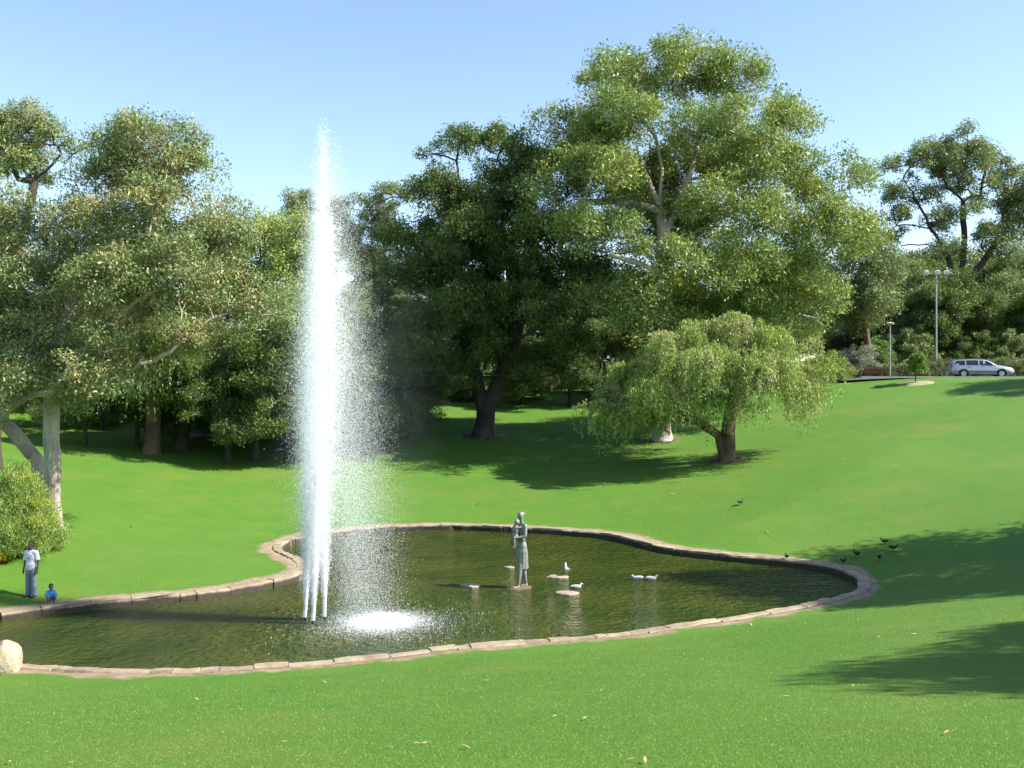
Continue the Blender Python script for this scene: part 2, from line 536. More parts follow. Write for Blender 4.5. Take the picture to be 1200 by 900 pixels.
while s < PL - 0.3:
    L = min(rs.choice((rs.uniform(0.35, 0.8), rs.uniform(0.7, 1.5))), PL - s)
    gap = rs.choice((0.002, 0.003, 0.006, 0.012))
    back = rs.uniform(0.36, 0.52)
    front = rs.uniform(-0.05, 0.02)
    if rim(s + L / 2)[1][1] < -0.4: back *= 0.68
    top = KERB + rs.uniform(-0.018, 0.018)
    bot = rs.uniform(-0.32, -0.2)
    bm = bmesh.new()
    lay = []
    for (zz, ins) in ((bot, 0.0), (top - 0.05, 0.0), (top, 0.03)):
        row = []
        for (sa, dd) in ((s + gap + ins * .25, front + ins), (s + L * 0.5, front + ins + rs.uniform(-.06, .05)), (s + L - gap - ins * .25, front + ins), (s + L - gap - ins * .25, back - ins), (s + L * 0.5, back - ins), (s + gap + ins * .25, back - ins)):
            P_, n_ = rim(sa)
            q = P_ + n_ * dd
            row.append(bm.verts.new((q[0] + rs.uniform(-.012, .012), q[1] + rs.uniform(-.012, .012), zz + rs.uniform(-.012, .012))))
        lay.append(row)
    for k in range(2):
        for j in range(6):
            bm.faces.new((lay[k][j], lay[k][(j + 1) % 6], lay[k + 1][(j + 1) % 6], lay[k + 1][j]))
    bm.faces.new(lay[2])
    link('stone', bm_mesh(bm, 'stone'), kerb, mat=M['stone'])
    s += L

# ------------------------------------------------------------------ road, kerb, path behind the lawn
M['asphalt'] = simple_mat('asphalt', (0.075, 0.072, 0.070), (0.045, 0.044, 0.043), 5.0, 0.85, bump=0.01, bscale=40)
M['gravel'] = simple_mat('gravel_path', (0.50, 0.40, 0.31), (0.30, 0.22, 0.16), 2.0, 0.9, bump=0.02, bscale=25)
M['concrete'] = simple_mat('concrete', (0.42, 0.40, 0.37), (0.30, 0.28, 0.26), 4.0, 0.85, bump=0.01, bscale=25)
M['mulch'] = simple_mat('mulch', (0.16, 0.10, 0.065), (0.06, 0.035, 0.022), 4.0, 0.95, bump=0.05, bscale=18)
M['pale_mulch'] = simple_mat('pale_mulch', (0.42, 0.34, 0.26), (0.22, 0.16, 0.11), 5.0, 0.95, bump=0.05, bscale=18)

def strip(name, pts, half, lift, mat, label):
    P_ = np.array(pts, float)
    n = 14
    Q = []
    for i in range(len(P_) - 1):
        p0 = P_[max(i - 1, 0)]; p1 = P_[i]; p2 = P_[i + 1]; p3 = P_[min(i + 2, len(P_) - 1)]
        for k in range(n):
            t = k / n
            Q.append(0.5 * ((2 * p1) + (-p0 + p2) * t + (2 * p0 - 5 * p1 + 4 * p2 - p3) * t * t + (-p0 + 3 * p1 - 3 * p2 + p3) * t ** 3))
    Q.append(P_[-1])
    Q = np.array(Q)
    T = np.gradient(Q, axis=0)
    T /= np.linalg.norm(T, axis=1)[:, None]
    N_ = np.stack([-T[:, 1], T[:, 0]], -1)
    cols = np.linspace(-1, 1, 5)
    V = []
    for c_ in cols:
        W = Q + N_ * (half * c_)
        V.append(np.stack([W[:, 0], W[:, 1], ground_z(W[:, 0], W[:, 1]) + lift], -1))
    V = np.stack(V, 1)
    nq = len(Q)
    idx = np.arange(nq * 5).reshape(nq, 5)
    F = np.stack([idx[:-1, :-1].ravel(), idx[1:, :-1].ravel(), idx[1:, 1:].ravel(), idx[:-1, 1:].ravel()], -1)
    o = link(name, np_mesh(name, V.reshape(-1, 3), F, smooth=True), mat=mat)
    return tag(o, label, kind='structure')

strip('road', [(110, 77), (60, 80.2), (40, 80.6), (26, 81.5), (15, 86), (5, 95)], 2.9, 0.02, M['asphalt'], 'asphalt road behind the top of the lawn')
bmk = bmesh.new()
for k in range(30):
    x0 = 27 + k * 1.5
    add_box(bmk, (x0 + 0.75, 77.15 + 0.002 * (k % 2), 7.40), (1.47, 0.16, 0.14))
tag(link('road_kerb', bm_mesh(bmk, 'road_kerb'), mat=M['concrete']), 'concrete kerb along the road at the lawn edge', kind='structure')
path_px = [(215, 511), (320, 502), (430, 484), (520, 468), (610, 461), (690, 456), (770, 452)]
strip('path', [at(*q)[:2] for q in path_px] + [(18, 88), (24, 89)], 0.8, 0.025, M['gravel'], 'pale gravel path winding behind the trees')

# ------------------------------------------------------------------ trees
def leaf_arrays(centers, axes, normals, L, W):
    axes = axes / np.linalg.norm(axes, axis=1)[:, None]
    side = np.cross(axes, normals)
    ln = np.linalg.norm(side, axis=1)
    side = side / np.maximum(ln, 1e-6)[:, None]
    a = axes * (L[:, None] * 0.5); b = side * (W[:, None] * 0.5)
    V = np.stack([centers - a * 0.8 - b, centers - a * 0.6 + b, centers + a * 1.1], 1).reshape(-1, 3)
    F = np.arange(len(V)).reshape(-1, 3)
    return V, F

def foliage_mesh(name, clumps, radii, per, leaf, rs_, droop=0.5, strands=None, flat=0.7, up=0.5, wr=(0.30, 0.50)):
    """leafy sprays: clumps (n,3), radii (n,), per leaves each"""
    n = len(clumps)
    per = per * 2; leaf = leaf * 0.76
    cnt = np.maximum((per * (radii / radii.mean()) ** 1.8).astype(int), 12)
    idx = np.repeat(np.arange(n), cnt)
    N = len(idx)
    tone = rs_.random(n)
    if strands is None:
        u = rs_.normal(size=(N, 3)); u /= np.linalg.norm(u, axis=1)[:, None]
        rr = rs_.random(N) ** 0.45
        off = u * (rr * radii[idx])[:, None]
        off[:, 2] *= max(flat, 0.9)
        # several twigs in each spray pull the leaves together
        tw = rs_.normal(size=(n, 7, 3)); tw /= np.linalg.norm(tw, axis=2)[:, :, None]
        tw[:, :, 2] = np.abs(tw[:, :, 2]) * 0.8 - 0.15
        ti = rs_.integers(0, 7, N)
        pull = tw[idx, ti] * (radii[idx] * rs_.uniform(0.55, 0.95, N))[:, None]
        off = off * 0.75 + pull * 0.45
        C = clumps[idx] + off
        ax = rs_.normal(size=(N, 3)) * 0.75 + off / np.maximum(radii[idx], .1)[:, None] * 0.5
        ax[:, 2] -= droop
        nr = rs_.normal(size=(N, 3)) * 0.8 + u * 0.5
        nr[:, 2] += up
    else:
        ns, ln = strands
        k = rs_.integers(0, ns, N)
        ang = rs_.random((n, ns)) * 2 * np.pi
        rad = np.sqrt(rs_.random((n, ns))) * 1.0
        hl = rs_.uniform(0.2, 1.0, (n, ns)) * ln * rs_.uniform(0.55, 1.1, (n, 1))
        t = rs_.random(N) ** 0.8
        rr = rad[idx, k] * radii[idx]
        out = 1 - np.exp(-3 * t)
        C = clumps[idx].copy()
        C[:, 0] += np.cos(ang[idx, k]) * rr * (0.35 + 0.65 * out)
        C[:, 1] += np.sin(ang[idx, k]) * rr * (0.35 + 0.65 * out)
        C[:, 2] += 0.35 * radii[idx] * np.sin(np.minimum(t * 4, 1) * np.pi / 2) * (1 - rad[idx, k] * 0.5) - hl[idx, k] * t ** 1.3
        C += rs_.normal(size=(N, 3)) * 0.07
        ax = rs_.normal(size=(N, 3)) * 0.42
        ax[:, 2] -= 1.0
        nr = rs_.normal(size=(N, 3)); nr[:, 2] += 0.3
    L = leaf * rs_.uniform(0.7, 1.35, N)
    W = L * rs_.uniform(wr[0], wr[1], N)
    V, F = leaf_arrays(C, ax, nr, L, W)
    tint = np.clip(0.5 + 0.20 * rs_.normal(size=N) + 0.34 * (tone[idx] - 0.5), 0, 1)
    return np_mesh(name, V, F, attrs={'tint': np.repeat(tint, 3), 'spray': np.repeat(tone[idx], 3)})

def wood_mesh(name, P_, par, rad, sides=6):
    n = len(P_)
    kids = [[] for _ in range(n)]
    for i in range(1, n):
        kids[par[i]].append(i)
    main = [max(k, key=lambda j: rad[j]) if k else -1 for k in kids]
    tan = np.zeros((n, 3))
    for i in range(n):
        t = np.zeros(3)
        if par[i] >= 0:
            v = P_[i] - P_[par[i]]; t += v / max(np.linalg.norm(v), 1e-6)
        if main[i] >= 0:
            v = P_[main[i]] - P_[i]; t += v / max(np.linalg.norm(v), 1e-6)
        tan[i] = t / max(np.linalg.norm(t), 1e-6)
    V, F = [], []
    def ringv(c, t, r, s_):
        a = np.cross(t, (0.31, 0.87, 0.12)); a /= max(np.linalg.norm(a), 1e-6)
        b = np.cross(t, a)
        an = np.arange(s_) * 2 * np.pi / s_
        return c + r * (np.cos(an)[:, None] * a + np.sin(an)[:, None] * b)
    for i in range(1, n):
        pidx = par[i]
        s_ = 12 if rad[i] > 0.22 else (8 if rad[i] > 0.1 else 5)
        if main[pidx] == i:
            t0, r0 = tan[pidx], rad[pidx]
        else:
            v = P_[i] - P_[pidx]
            t0, r0 = v / max(np.linalg.norm(v), 1e-6), min(rad[pidx], rad[i] * 1.15)
        k = len(V) * 0 + sum(len(x) for x in V[-0:]) if False else None
        base = wood_mesh.count
        V.append(ringv(P_[pidx], t0, r0, s_)); V.append(ringv(P_[i], tan[i], rad[i], s_))
        for j in range(s_):
            F.append((base + j, base + (j + 1) % s_, base + s_ + (j + 1) % s_, base + s_ + j))
        wood_mesh.count += 2 * s_
    wood_mesh.count = 0
    return np_mesh(name, np.concatenate(V), np.array(F), smooth=True)
wood_mesh.count = 0

def curve_pts(a, b, n, sag, rs_, wob=0.022):
    a, b = np.array(a, float), np.array(b, float)
    t = np.linspace(0, 1, n + 1)[1:]
    Lh = np.linalg.norm(b - a)
    P_ = a + (b - a) * t[:, None]
    bow = np.sin(t * np.pi)
    P_[:, 2] += bow * sag * Lh
    P_ += rs_.normal(size=(n, 3)) * wob * Lh * bow[:, None]
    return P_

def build_tree(name, label, base, trunks, lobes, leafm, barkm, seed, r_base=0.5, nclump=300, crad=1.0, per=110, leaf=0.32,
               strands=None, droop=0.5, group=None, tip=0.016, flat=0.75, inner=0.28, limb_sag=0.06, cat='tree', flare=1.5):
    """base: foot of the tree. trunks: polylines [(x,y,z)...] in world space starting near the foot. lobes: (x,y,z,rx,ry,rz) in world space"""
    rs_ = np.random.default_rng(seed)
    root = empty(name, base)
    B0 = np.array(base)
    P_, par, fixed = [np.array(base) - np.array((0, 0, 0.25))], [-1], {0}
    tops = []
    for tr in trunks:
        last = 0
        prev = P_[0] if np.linalg.norm(np.array(tr[0]) - B0) < 0.05 else None
        pts = [np.array(q, float) for q in tr]
        for j, q in enumerate(pts):
            if j == 0:
                if np.linalg.norm(q - B0) > 2.2:
                    last = int(np.argmin([np.linalg.norm(w_ - q) for w_ in P_]))
                else:
                    P_.append(q); par.append(0); last = len(P_) - 1
                continue
            for c_ in curve_pts(P_[last] if False else pts[j - 1], q, 4, 0.0, rs_, 0.008):
                P_.append(c_); par.append(last); last = len(P_) - 1
            tops.append(last)
    nt_ = len(P_)
    tops_a = list(range(max(1, nt_ // 3), nt_))
    # one limb towards each lobe
    vols = np.array([l[3] * l[5] for l in lobes]) ** 1.0
    share = vols / vols.sum()
    order = np.argsort([np.linalg.norm(np.array(l[:3]) - P_[tops[-1]]) for l in lobes])
    cl, clr, heads, own = [], [], [], []
    limb_nodes = list(tops_a)
    for li in order:
        l = np.array(lobes[li])
        c_ = l[:3] - np.array((0, 0, l[5] * 0.25))
        A_ = np.array([P_[q] for q in limb_nodes])
        dv = c_ - A_
        dist = np.linalg.norm(dv, axis=1)
        cost = dist * (1.0 + 0.9 * np.clip(-dv[:, 2] / np.maximum(dist, .1), 0, 1)) + 0.10 * np.linalg.norm(A_ - B0, axis=1)
        s0 = limb_nodes[int(np.argmin(cost))]
        last = s0
        for q in curve_pts(P_[s0], c_, 5, limb_sag, rs_):
            P_.append(q); par.append(last); last = len(P_) - 1
            limb_nodes.append(last)
        k = max(int(round(nclump * share[li])), 5)
        md = max(int(round(k / 3.3)), 3) if strands is None else k
        u = rs_.normal(size=(md, 3)); u /= np.linalg.norm(u, axis=1)[:, None]
        u[:, 2] = np.where(u[:, 2] < -0.45, -u[:, 2], u[:, 2])
        rr = inner + (1 - inner) * rs_.random(md) ** 0.6
        if strands is not None:
            hc = l[:3] + u * rr[:, None] * l[3:6]; hc[:, 2] += rs_.normal(size=md) * 0.22
            heads.extend(hc); own.extend([None] * md)
            cl.append(hc); clr.append(crad * rs_.uniform(0.5, 1.4, md))
            continue
        # rounded heads of foliage, each made of several leafy sprays over its outer half
        hc = l[:3] + u * (0.86 * rr)[:, None] * l[3:6]
        for h_, uu in zip(hc, u):
            rd = crad * rs_.uniform(0.75, 1.55)
            kk = 6
            v = rs_.normal(size=(kk, 3)) + uu * 0.6 + np.array((0, 0, 0.55)); v /= np.linalg.norm(v, axis=1)[:, None]
            heads.append(h_)
            cl.append(h_ + v * rd * rs_.uniform(0.55, 1.0, (kk, 1)) * np.array((1, 1, 0.85)))
            own.append(cl[-1])
            clr.append(np.full(kk, 0.64 * rd) * rs_.uniform(0.75, 1.25, kk))
    cl = np.concatenate(cl); clr = np.concatenate(clr)
    # branches: each head of foliage grows from the nearest wood, twigs spread inside it
    n0 = max(1, nt_ // 3)
    heads = np.array(heads)
    buf = np.zeros((len(P_) + len(heads) * 12 + 10, 3)); buf[:len(P_)] = np.array(P_)
    A_ = buf[n0:len(P_)]
    dmin = np.array([np.linalg.norm(A_ - c_, axis=1).min() for c_ in heads])
    for ci in np.argsort(dmin):
        c_ = heads[ci]
        dv = c_ - buf[n0:len(P_)]
        dist = np.linalg.norm(dv, axis=1)
        cost = dist * (1 + 0.5 * np.clip(-dv[:, 2] / np.maximum(dist, .1), 0, 1))
        last = int(np.argmin(cost)) + n0
        for q in curve_pts(P_[last], c_, 2 if dist.min() < 2.0 else 3, 0.07, rs_):
            buf[len(P_)] = q; P_.append(q); par.append(last); last = len(P_) - 1
        if own[ci] is not None:
            for q in own[ci]:
                buf[len(P_)] = q; P_.append(q); par.append(last)
    P_ = np.array(P_)
    n = len(P_)
    acc = np.zeros(n)
    for i in range(n - 1, 0, -1):
        if acc[i] == 0:
            acc[i] = tip ** 2.2
        acc[par[i]] += acc[i]
    rad = acc ** (1 / 2.2)
    rad = np.maximum(r_base * (acc / acc[0]) ** (1 / 2.2), tip * 0.8)
    rad[nt_:] = np.maximum(rad[nt_:] * 0.70, tip * 0.8)
    rad[0] = r_base * flare
    # flare at the foot
    for i in range(1, nt_):
        h = P_[i][2] - base[2]
        rad[i] *= 1 + (flare - 1) * math.exp(-max(h, 0) / 0.5)
    tm = wood_mesh(name + '_trunk', P_ - B0, par, rad)
    link('trunk', tm, root, mat=barkm)
    fm = foliage_mesh(name + '_crown', cl - B0, clr, per if strands is not None else max(int(per * nclump / len(cl)), 8), leaf, rs_, droop=droop, strands=strands, flat=flat)
    link('crown', fm, root, mat=leafm)
    tag(root, label, cat, group)
    return root

def lobes_px(D, spec, rdepth=None, round_=True):
    out = []
    for q in spec:
        px, py, a, b = q[:4]
        dd = q[4] if len(q) > 4 else 0.0
        x, y, z = pw(px, py, D + dd)
        rx, rz = a / FPX * D, b / FPX * D
        if round_: rz = max(rz, 0.60 * rx)
        ry = q[5] if len(q) > 5 else (rdepth or rx)
        out.append((x, y, z, rx, ry, rz))
    return out

# the tall gum right of the middle
b = at(776, 516); D = b[1]
build_tree('gum_tree', 'tallest gum tree with broad domed crown and pale upper limbs', b,
           [[b, pw(778, 470, D), pw(777, 400, D), pw(774, 330, D), pw(778, 275, D), pw(772, 240, D), pw(752, 195, D)],
            [pw(778, 275, D), pw(792, 245, D), pw(812, 195, D - .5), pw(822, 150, D)], [pw(772, 240, D), pw(776, 200, D), pw(768, 160, D)]],
           lobes_px(D, [(722, 108, 58, 36, 1), (790, 92, 60, 34, 0), (866, 112, 54, 34, 0.5), (670, 165, 40, 36, 0), (738, 150, 50, 30, -3), (838, 165, 56, 32, -3.5), (918, 160, 34, 44, 1),
                        (900, 212, 56, 32, -2.5), (975, 235, 38, 30, 0), (856, 258, 50, 26, -4), (685, 228, 48, 34, -1.5), (715, 290, 52, 34, -4.5), (655, 280, 42, 44, 1), (935, 285, 60, 32, -2),
                        (850, 320, 58, 28, -3.5), (985, 300, 40, 34, 0), (740, 358, 46, 30, -3.5), (800, 205, 70, 44, 4), (700, 200, 56, 54, 4), (790, 285, 80, 44, 4.5), (880, 340, 80, 44, 4), (780, 370, 70, 34, 3.5), (690, 340, 50, 44, 3), (778, 318, 34, 26, -5), (775, 395, 50, 26, -4), (800, 440, 60, 24, 3), (925, 335, 60, 34, 2), (895, 385, 60, 30, 1.5), (960, 365, 50, 36, 3), (760, 240, 60, 36, 4), (690, 212, 40, 28, -4), (800, 265, 44, 22, 2), (865, 210, 50, 30, 2.5)], 3.2),
           M['big_leaf'], M['cream_bark'], 11, r_base=0.50, nclump=1100, crad=1.38, per=120, leaf=0.31, tip=0.02, flat=0.8)

# the broad dark tree
b = at(566, 512); D = b[1]
build_tree('dark_tree', 'broad dark tree with thick black trunk left of the tallest gum', b,
           [[b, pw(566, 480, D), pw(560, 450, D), pw(545, 400, D)], [b, pw(570, 480, D), pw(590, 440, D), pw(605, 380, D), pw(600, 300, D)]],
           lobes_px(D, [(535, 182, 34, 26, 0), (600, 185, 40, 28, 0), (640, 215, 36, 40, -1), (515, 245, 40, 36, -1), (575, 240, 55, 42, -2), (490, 292, 40, 34, 0), (550, 300, 55, 42, -3),
                        (620, 300, 52, 50, -2), (482, 350, 42, 42, -1), (535, 372, 55, 46, -3), (610, 385, 60, 42, -3), (500, 415, 44, 36, -2), (665, 350, 46, 52, 0), (680, 415, 40, 34, -1), (590, 435, 40, 26, -2), (640, 445, 40, 24, 1),
                        (560, 330, 60, 60, 3), (470, 400, 34, 50, 3), (565, 275, 66, 52, 1.5), (615, 345, 66, 56, 1.5), (520, 335, 56, 56, 1), (560, 400, 70, 44, 2), (505, 440, 40, 26, 0), (600, 225, 50, 40, 1.5)], 3.4),
           M['dark_leaf'], M['dark_bark'], 12, r_base=0.75, nclump=900, crad=1.2, per=110, leaf=0.29, flare=1.4, flat=0.8)

# the weeping tree on the lawn
b = at(849, 540); D = b[1]
build_tree('weeping_tree', 'small weeping tree with thick brown trunk alone on the sunny lawn', b,
           [[b, pw(842, 510, D), pw(820, 495, D), pw(790, 482, D), pw(765, 465, D)], [pw(854, 540, D), pw(853, 505, D), pw(860, 465, D), pw(858, 430, D)]],
           lobes_px(D, [(838, 386, 46, 14, 0.5), (795, 402, 40, 16, -0.5), (880, 392, 40, 15, 0), (915, 412, 40, 18, 0), (745, 440, 40, 16, 0), (955, 436, 18, 14, 0), (825, 425, 60, 18, -2.4), (890, 436, 50, 20, -2.4), (712, 462, 22, 12, 1),
                        (850, 415, 66, 20, 2.5), (770, 455, 36, 16, -2), (935, 455, 30, 12, -1), (800, 465, 34, 10, -1.5), (860, 465, 40, 10, -1.5), (728, 480, 34, 10, 0), (760, 428, 30, 14, 1.5), (765, 488, 28, 8, 0.8), (700, 482, 16, 10, -.5), (950, 462, 26, 10, 0), (812, 380, 14, 8, 0), (868, 377, 18, 9, 0), (905, 393, 16, 10, -1), (765, 415, 16, 10, 0)], 1.9, False),
           M['weep_leaf'], M['brown_bark'], 13, r_base=0.46, nclump=400, crad=0.85, per=165, leaf=0.19, strands=(11, 2.6), flare=1.2, tip=0.014, inner=0.2)

# left gum
b = at(62, 618); D = b[1]
build_tree('gum_tree', 'gum tree with straight pale grey trunk beside the yellow green bush', b,
           [[b, pw(62, 560, D), pw(60, 500, D), pw(62, 440, D), pw(80, 370, D), pw(110, 300, D)], [pw(52, 600, D + 1.2), pw(44, 540, D + 1.2), pw(10, 500, D + 1), pw(-25, 470, D + .5), pw(-60, 420, D)]],
           lobes_px(D, [(185, 180, 56, 32, 1), (130, 215, 46, 36, 0), (225, 225, 40, 40, 0), (175, 265, 60, 36, -1.5), (255, 300, 44, 34, 0), (105, 285, 50, 40, -1), (200, 325, 60, 36, -2), (300, 365, 30, 20, 0),
                        (250, 365, 44, 28, -1), (140, 360, 56, 36, -2), (55, 345, 52, 44, -1), (200, 405, 40, 26, -1), (90, 415, 52, 36, -2), (25, 415, 52, 44, -1), (140, 440, 36, 22, -.5), (-40, 380, 52, 60, 0), (-50, 290, 40, 60, 0), (20, 280, 40, 46, 1), (60, 452, 46, 24, -1.5), (112, 455, 40, 22, -1), (20, 465, 36, 22, -1), (150, 240, 60, 50, 2), (130, 330, 70, 60, 2), (60, 400, 70, 50, 2), (220, 300, 60, 50, 1.5)], 2.0),
           M['gum_leaf'], M['pale_bark'], 14, r_base=0.40, nclump=900, crad=0.85, per=115, leaf=0.185, tip=0.014, flare=1.3, flat=0.8)

# slim gum at the far left
D = 50; b = (pw(-6, 560, D)[0], D, ground_z(pw(-6, 560, D)[0], D))
build_tree('gum_tree', 'slim open gum tree with bare dark branches showing under its small crown', b,
           [[b, pw(0, 420, D), pw(14, 320, D), pw(12, 260, D)], [pw(14, 320, D), pw(30, 270, D), pw(40, 215, D)]],
           lobes_px(D, [(38, 158, 30, 22), (8, 180, 28, 22), (72, 178, 14, 12), (22, 205, 34, 14), (-30, 150, 36, 28), (-28, 210, 30, 24), (2, 300, 16, 12)], 1.6),
           M['gum_leaf'], M['dark_bark'], 15, r_base=0.26, nclump=150, crad=0.85, per=85, leaf=0.22)

# open gum on the right, far behind the car
D = 98; b = (pw(1122, 430, D)[0], D, ground_z(pw(1122, 430, D)[0], D))
build_tree('gum_tree', 'open gum tree with sky gaps in its crown behind the silver car', b,
           [[b, pw(1122, 380, D), pw(1124, 335, D), pw(1105, 290, D)], [pw(1124, 335, D), pw(1150, 310, D), pw(1175, 270, D)], [pw(1124, 335, D), pw(1130, 280, D), pw(1128, 235, D)]],
           lobes_px(D, [(1095, 185, 26, 20), (1130, 180, 26, 20), (1155, 192, 20, 18), (1058, 205, 24, 18), (1110, 215, 30, 20), (1148, 225, 24, 18), (1188, 212, 24, 20), (1175, 245, 26, 20), (1075, 235, 20, 14), (1130, 258, 24, 18), (1042, 235, 12, 9), (1195, 275, 28, 24),
                        (1056, 285, 20, 9), (1050, 262, 14, 9), (1150, 285, 20, 16), (1215, 240, 30, 40), (1090, 265, 16, 12), (1170, 300, 24, 14), (1108, 300, 14, 9)], 2.4),
           M['far_leaf'], M['dark_bark'], 16, r_base=0.46, nclump=330, crad=1.15, per=90, leaf=0.34, tip=0.03, inner=0.3)

# grey-green gum next to the big one
D = 87; b = (pw(1018, 440, D)[0], D, ground_z(pw(1012, 440, D)[0], D))
build_tree('gum_tree', 'drooping grey green gum tree between the tallest gum and the lamp posts', b,
           [[b, pw(1018, 410, D), pw(1012, 370, D), pw(1000, 330, D)]],
           lobes_px(D, [(1005, 312, 36, 22), (1032, 338, 20, 30), (965, 345, 44, 28), (1005, 362, 36, 28, -1), (950, 385, 34, 24), (1000, 385, 22, 14, 1), (925, 365, 40, 28, 1)], 2.4),
           M['far_leaf'], M['brown_bark'], 17, r_base=0.3, nclump=330, crad=1.25, per=110, leaf=0.3, droop=0.9)

# weeping trees in the shade on the left
for (tx, ty, sd, lob, lab) in ((178, 531, 21, [(165, 415, 40, 22), (200, 400, 36, 24), (140, 440, 30, 18), (215, 430, 30, 18), (185, 440, 34, 16, -1)], 'shady weeping tree with brown trunk behind the left gum tree'),
                               (212, 526, 22, [(240, 405, 36, 24), (270, 425, 36, 22), (300, 400, 30, 24), (245, 440, 30, 18, -1)], 'leaning weeping tree with black trunk in the shade left of the fountain')):
    b = at(tx, ty); D = b[1]
    build_tree('weeping_tree', lab, b, [[b, pw(tx + 2, ty - 40, D), pw(tx + (sd - 21) * 30, ty - 100, D)]], lobes_px(D, lob, 2.4),
               M['dark_leaf'], M['brown_bark'] if sd == 21 else M['dark_bark'], sd, r_base=0.42, nclump=170, crad=1.0, per=130, leaf=0.26, strands=(18, 2.8), flare=1.4)

# light green tree behind them, pale far gums
D = 80; b = (pw(305, 470, D)[0], D, ground_z(pw(305, 470, D)[0], D))
build_tree('bushy_tree', 'light olive green bushy tree just left of the fountain column', b, [[b, pw(305, 400, D), pw(305, 340, D)]],
           lobes_px(D, [(312, 285, 34, 26), (285, 320, 34, 30), (335, 325, 30, 40), (300, 360, 44, 34), (350, 290, 26, 30), (265, 365, 34, 34), (340, 385, 40, 40)], 3.5),
           M['weep_leaf'], M['dark_bark'], 23, r_base=0.4, nclump=240, crad=1.45, per=130, leaf=0.32, droop=0.3)
for (cx, sd, lob, lab) in ((372, 24, [(362, 245, 22, 14), (385, 262, 26, 18), (350, 275, 20, 18), (395, 300, 34, 24), (365, 320, 30, 26)], 'distant pale gum tree seen through the fountain spray'),
                           (440, 25, [(430, 240, 22, 13), (462, 238, 24, 14), (445, 262, 26, 13), (420, 285, 26, 18), (470, 285, 34, 22), (440, 320, 40, 26)], 'distant pale gum tree showing between the fountain and the broad dark tree')):
    D = 112; b = (pw(cx, 440, D)[0], D, ground_z(pw(cx, 440, D)[0], D))
    build_tree('gum_tree', lab, b, [[b, pw(cx, 370, D), pw(cx, 300, D)]], lobes_px(D, lob, 3.0), M['far_leaf'], M['dark_bark'], sd, r_base=0.35, nclump=150, crad=1.3, per=85, leaf=0.38)

# dense wood behind: a few grown shapes, copied
def unit_tree(seed, leafm, barkm, lobes, name, per=105):
    return build_tree(name, 'x', (0, 0, 0), [[(0, 0, 0), (0.1, 0, 2.0), (0, 0.1, 4.5)]], lobes, leafm, barkm, seed, r_base=0.3, nclump=260, crad=1.35, per=per, leaf=0.36, group=None, flat=0.85)
protos = []
for sd, lm in ((31, 'dark_leaf'), (32, 'dark_leaf'), (33, 'far_leaf')):
    rr_ = random.Random(sd)
    lob = [(rr_.uniform(-2, 2), rr_.uniform(-2, 2), 10.0, 2.6, 2.6, 2.0)]
    for k in range(7):
        a = k * 0.9 + rr_.random()
        lob.append((2.9 * math.cos(a), 2.9 * math.sin(a), rr_.uniform(2.6, 8.5), rr_.uniform(2.0, 2.8), rr_.uniform(2.0, 2.8), rr_.uniform(1.5, 2.3)))
    protos.append(unit_tree(sd, M[lm], M['dark_bark'], lob, 'leafy_tree'))
used = set()
def wood_tree(kind, x, y, sc, rz, label, group):
    src = protos[kind]
    z = ground_z(x, y)
    if kind not in used:
        used.add(kind)
        o = src
    else:
        o = src.copy(); COL.objects.link(o)
        for ch in src.children:
            c_ = ch.copy(); COL.objects.link(c_); c_.parent = o
    o.location = (x, y, z); o.rotation_euler = (0, 0, rz); o.scale = (sc * 1.05, sc * 1.05, sc)
    tag(o, label, 'tree', group)
    return o
rw = random.Random(5)
for k, (px, D, top) in enumerate([(20, 68, 380), (75, 78, 370), (130, 72, 400), (190, 80, 360), (250, 74, 390), (310, 70, 410), (370, 84, 350), (400, 76, 410), (440, 88, 370), (480, 80, 410), (-40, 62, 350), (-90, 70, 330),
                               (285, 64, 400), (340, 67, 385), (400, 66, 395), (455, 69, 390), (500, 73, 400), (240, 66, 380), (120, 64, 420), (60, 62, 410),
                               (300, 59, 395), (345, 60, 380), (395, 61.5, 390), (440, 64, 395), (268, 58, 420), (478, 67, 405), (160, 60, 430), (212, 61, 420), (100, 58, 440)]):
    x = (px - 600) / FPX * D
    h = EYE + (HOR - top) / FPX * D - ground_z(x, D)
    if px < 100: lab, grp = 'dense dark tree in the wood behind the pale trunked gum', 'dark trees behind the pale trunked gum'
    elif px < 275: lab, grp = 'dense dark tree in the wood behind the two shady weeping trees', 'dark trees behind the weeping trees'
    elif D < 69: lab, grp = 'dark tree at the edge of the wood right behind the fountain', 'dark trees behind the fountain'
    else: lab, grp = 'dense tree deep in the wood beyond the fountain', 'trees deep in the wood beyond the fountain'
    wood_tree(k % 2, x, D, h / 12.0, rw.uniform(0, 6.28), lab, grp)
for k, (px, D, top) in enumerate([(560, 96, 330), (630, 94, 350), (700, 96, 340), (770, 98, 330), (850, 96, 350), (920, 98, 350), (1000, 104, 340), (560, 85, 385), (612, 80, 390), (668, 79, 385), (722, 81, 380), (775, 79, 385)]):
    x = (px - 600) / FPX * D
    h = EYE + (HOR - top) / FPX * D - ground_z(x, D)
    wood_tree((k + 1) % 2, x, D, h / 12.0, rw.uniform(0, 6.28), 'dense tree far behind the tallest gum and broad dark tree', 'trees behind the middle of the lawn')
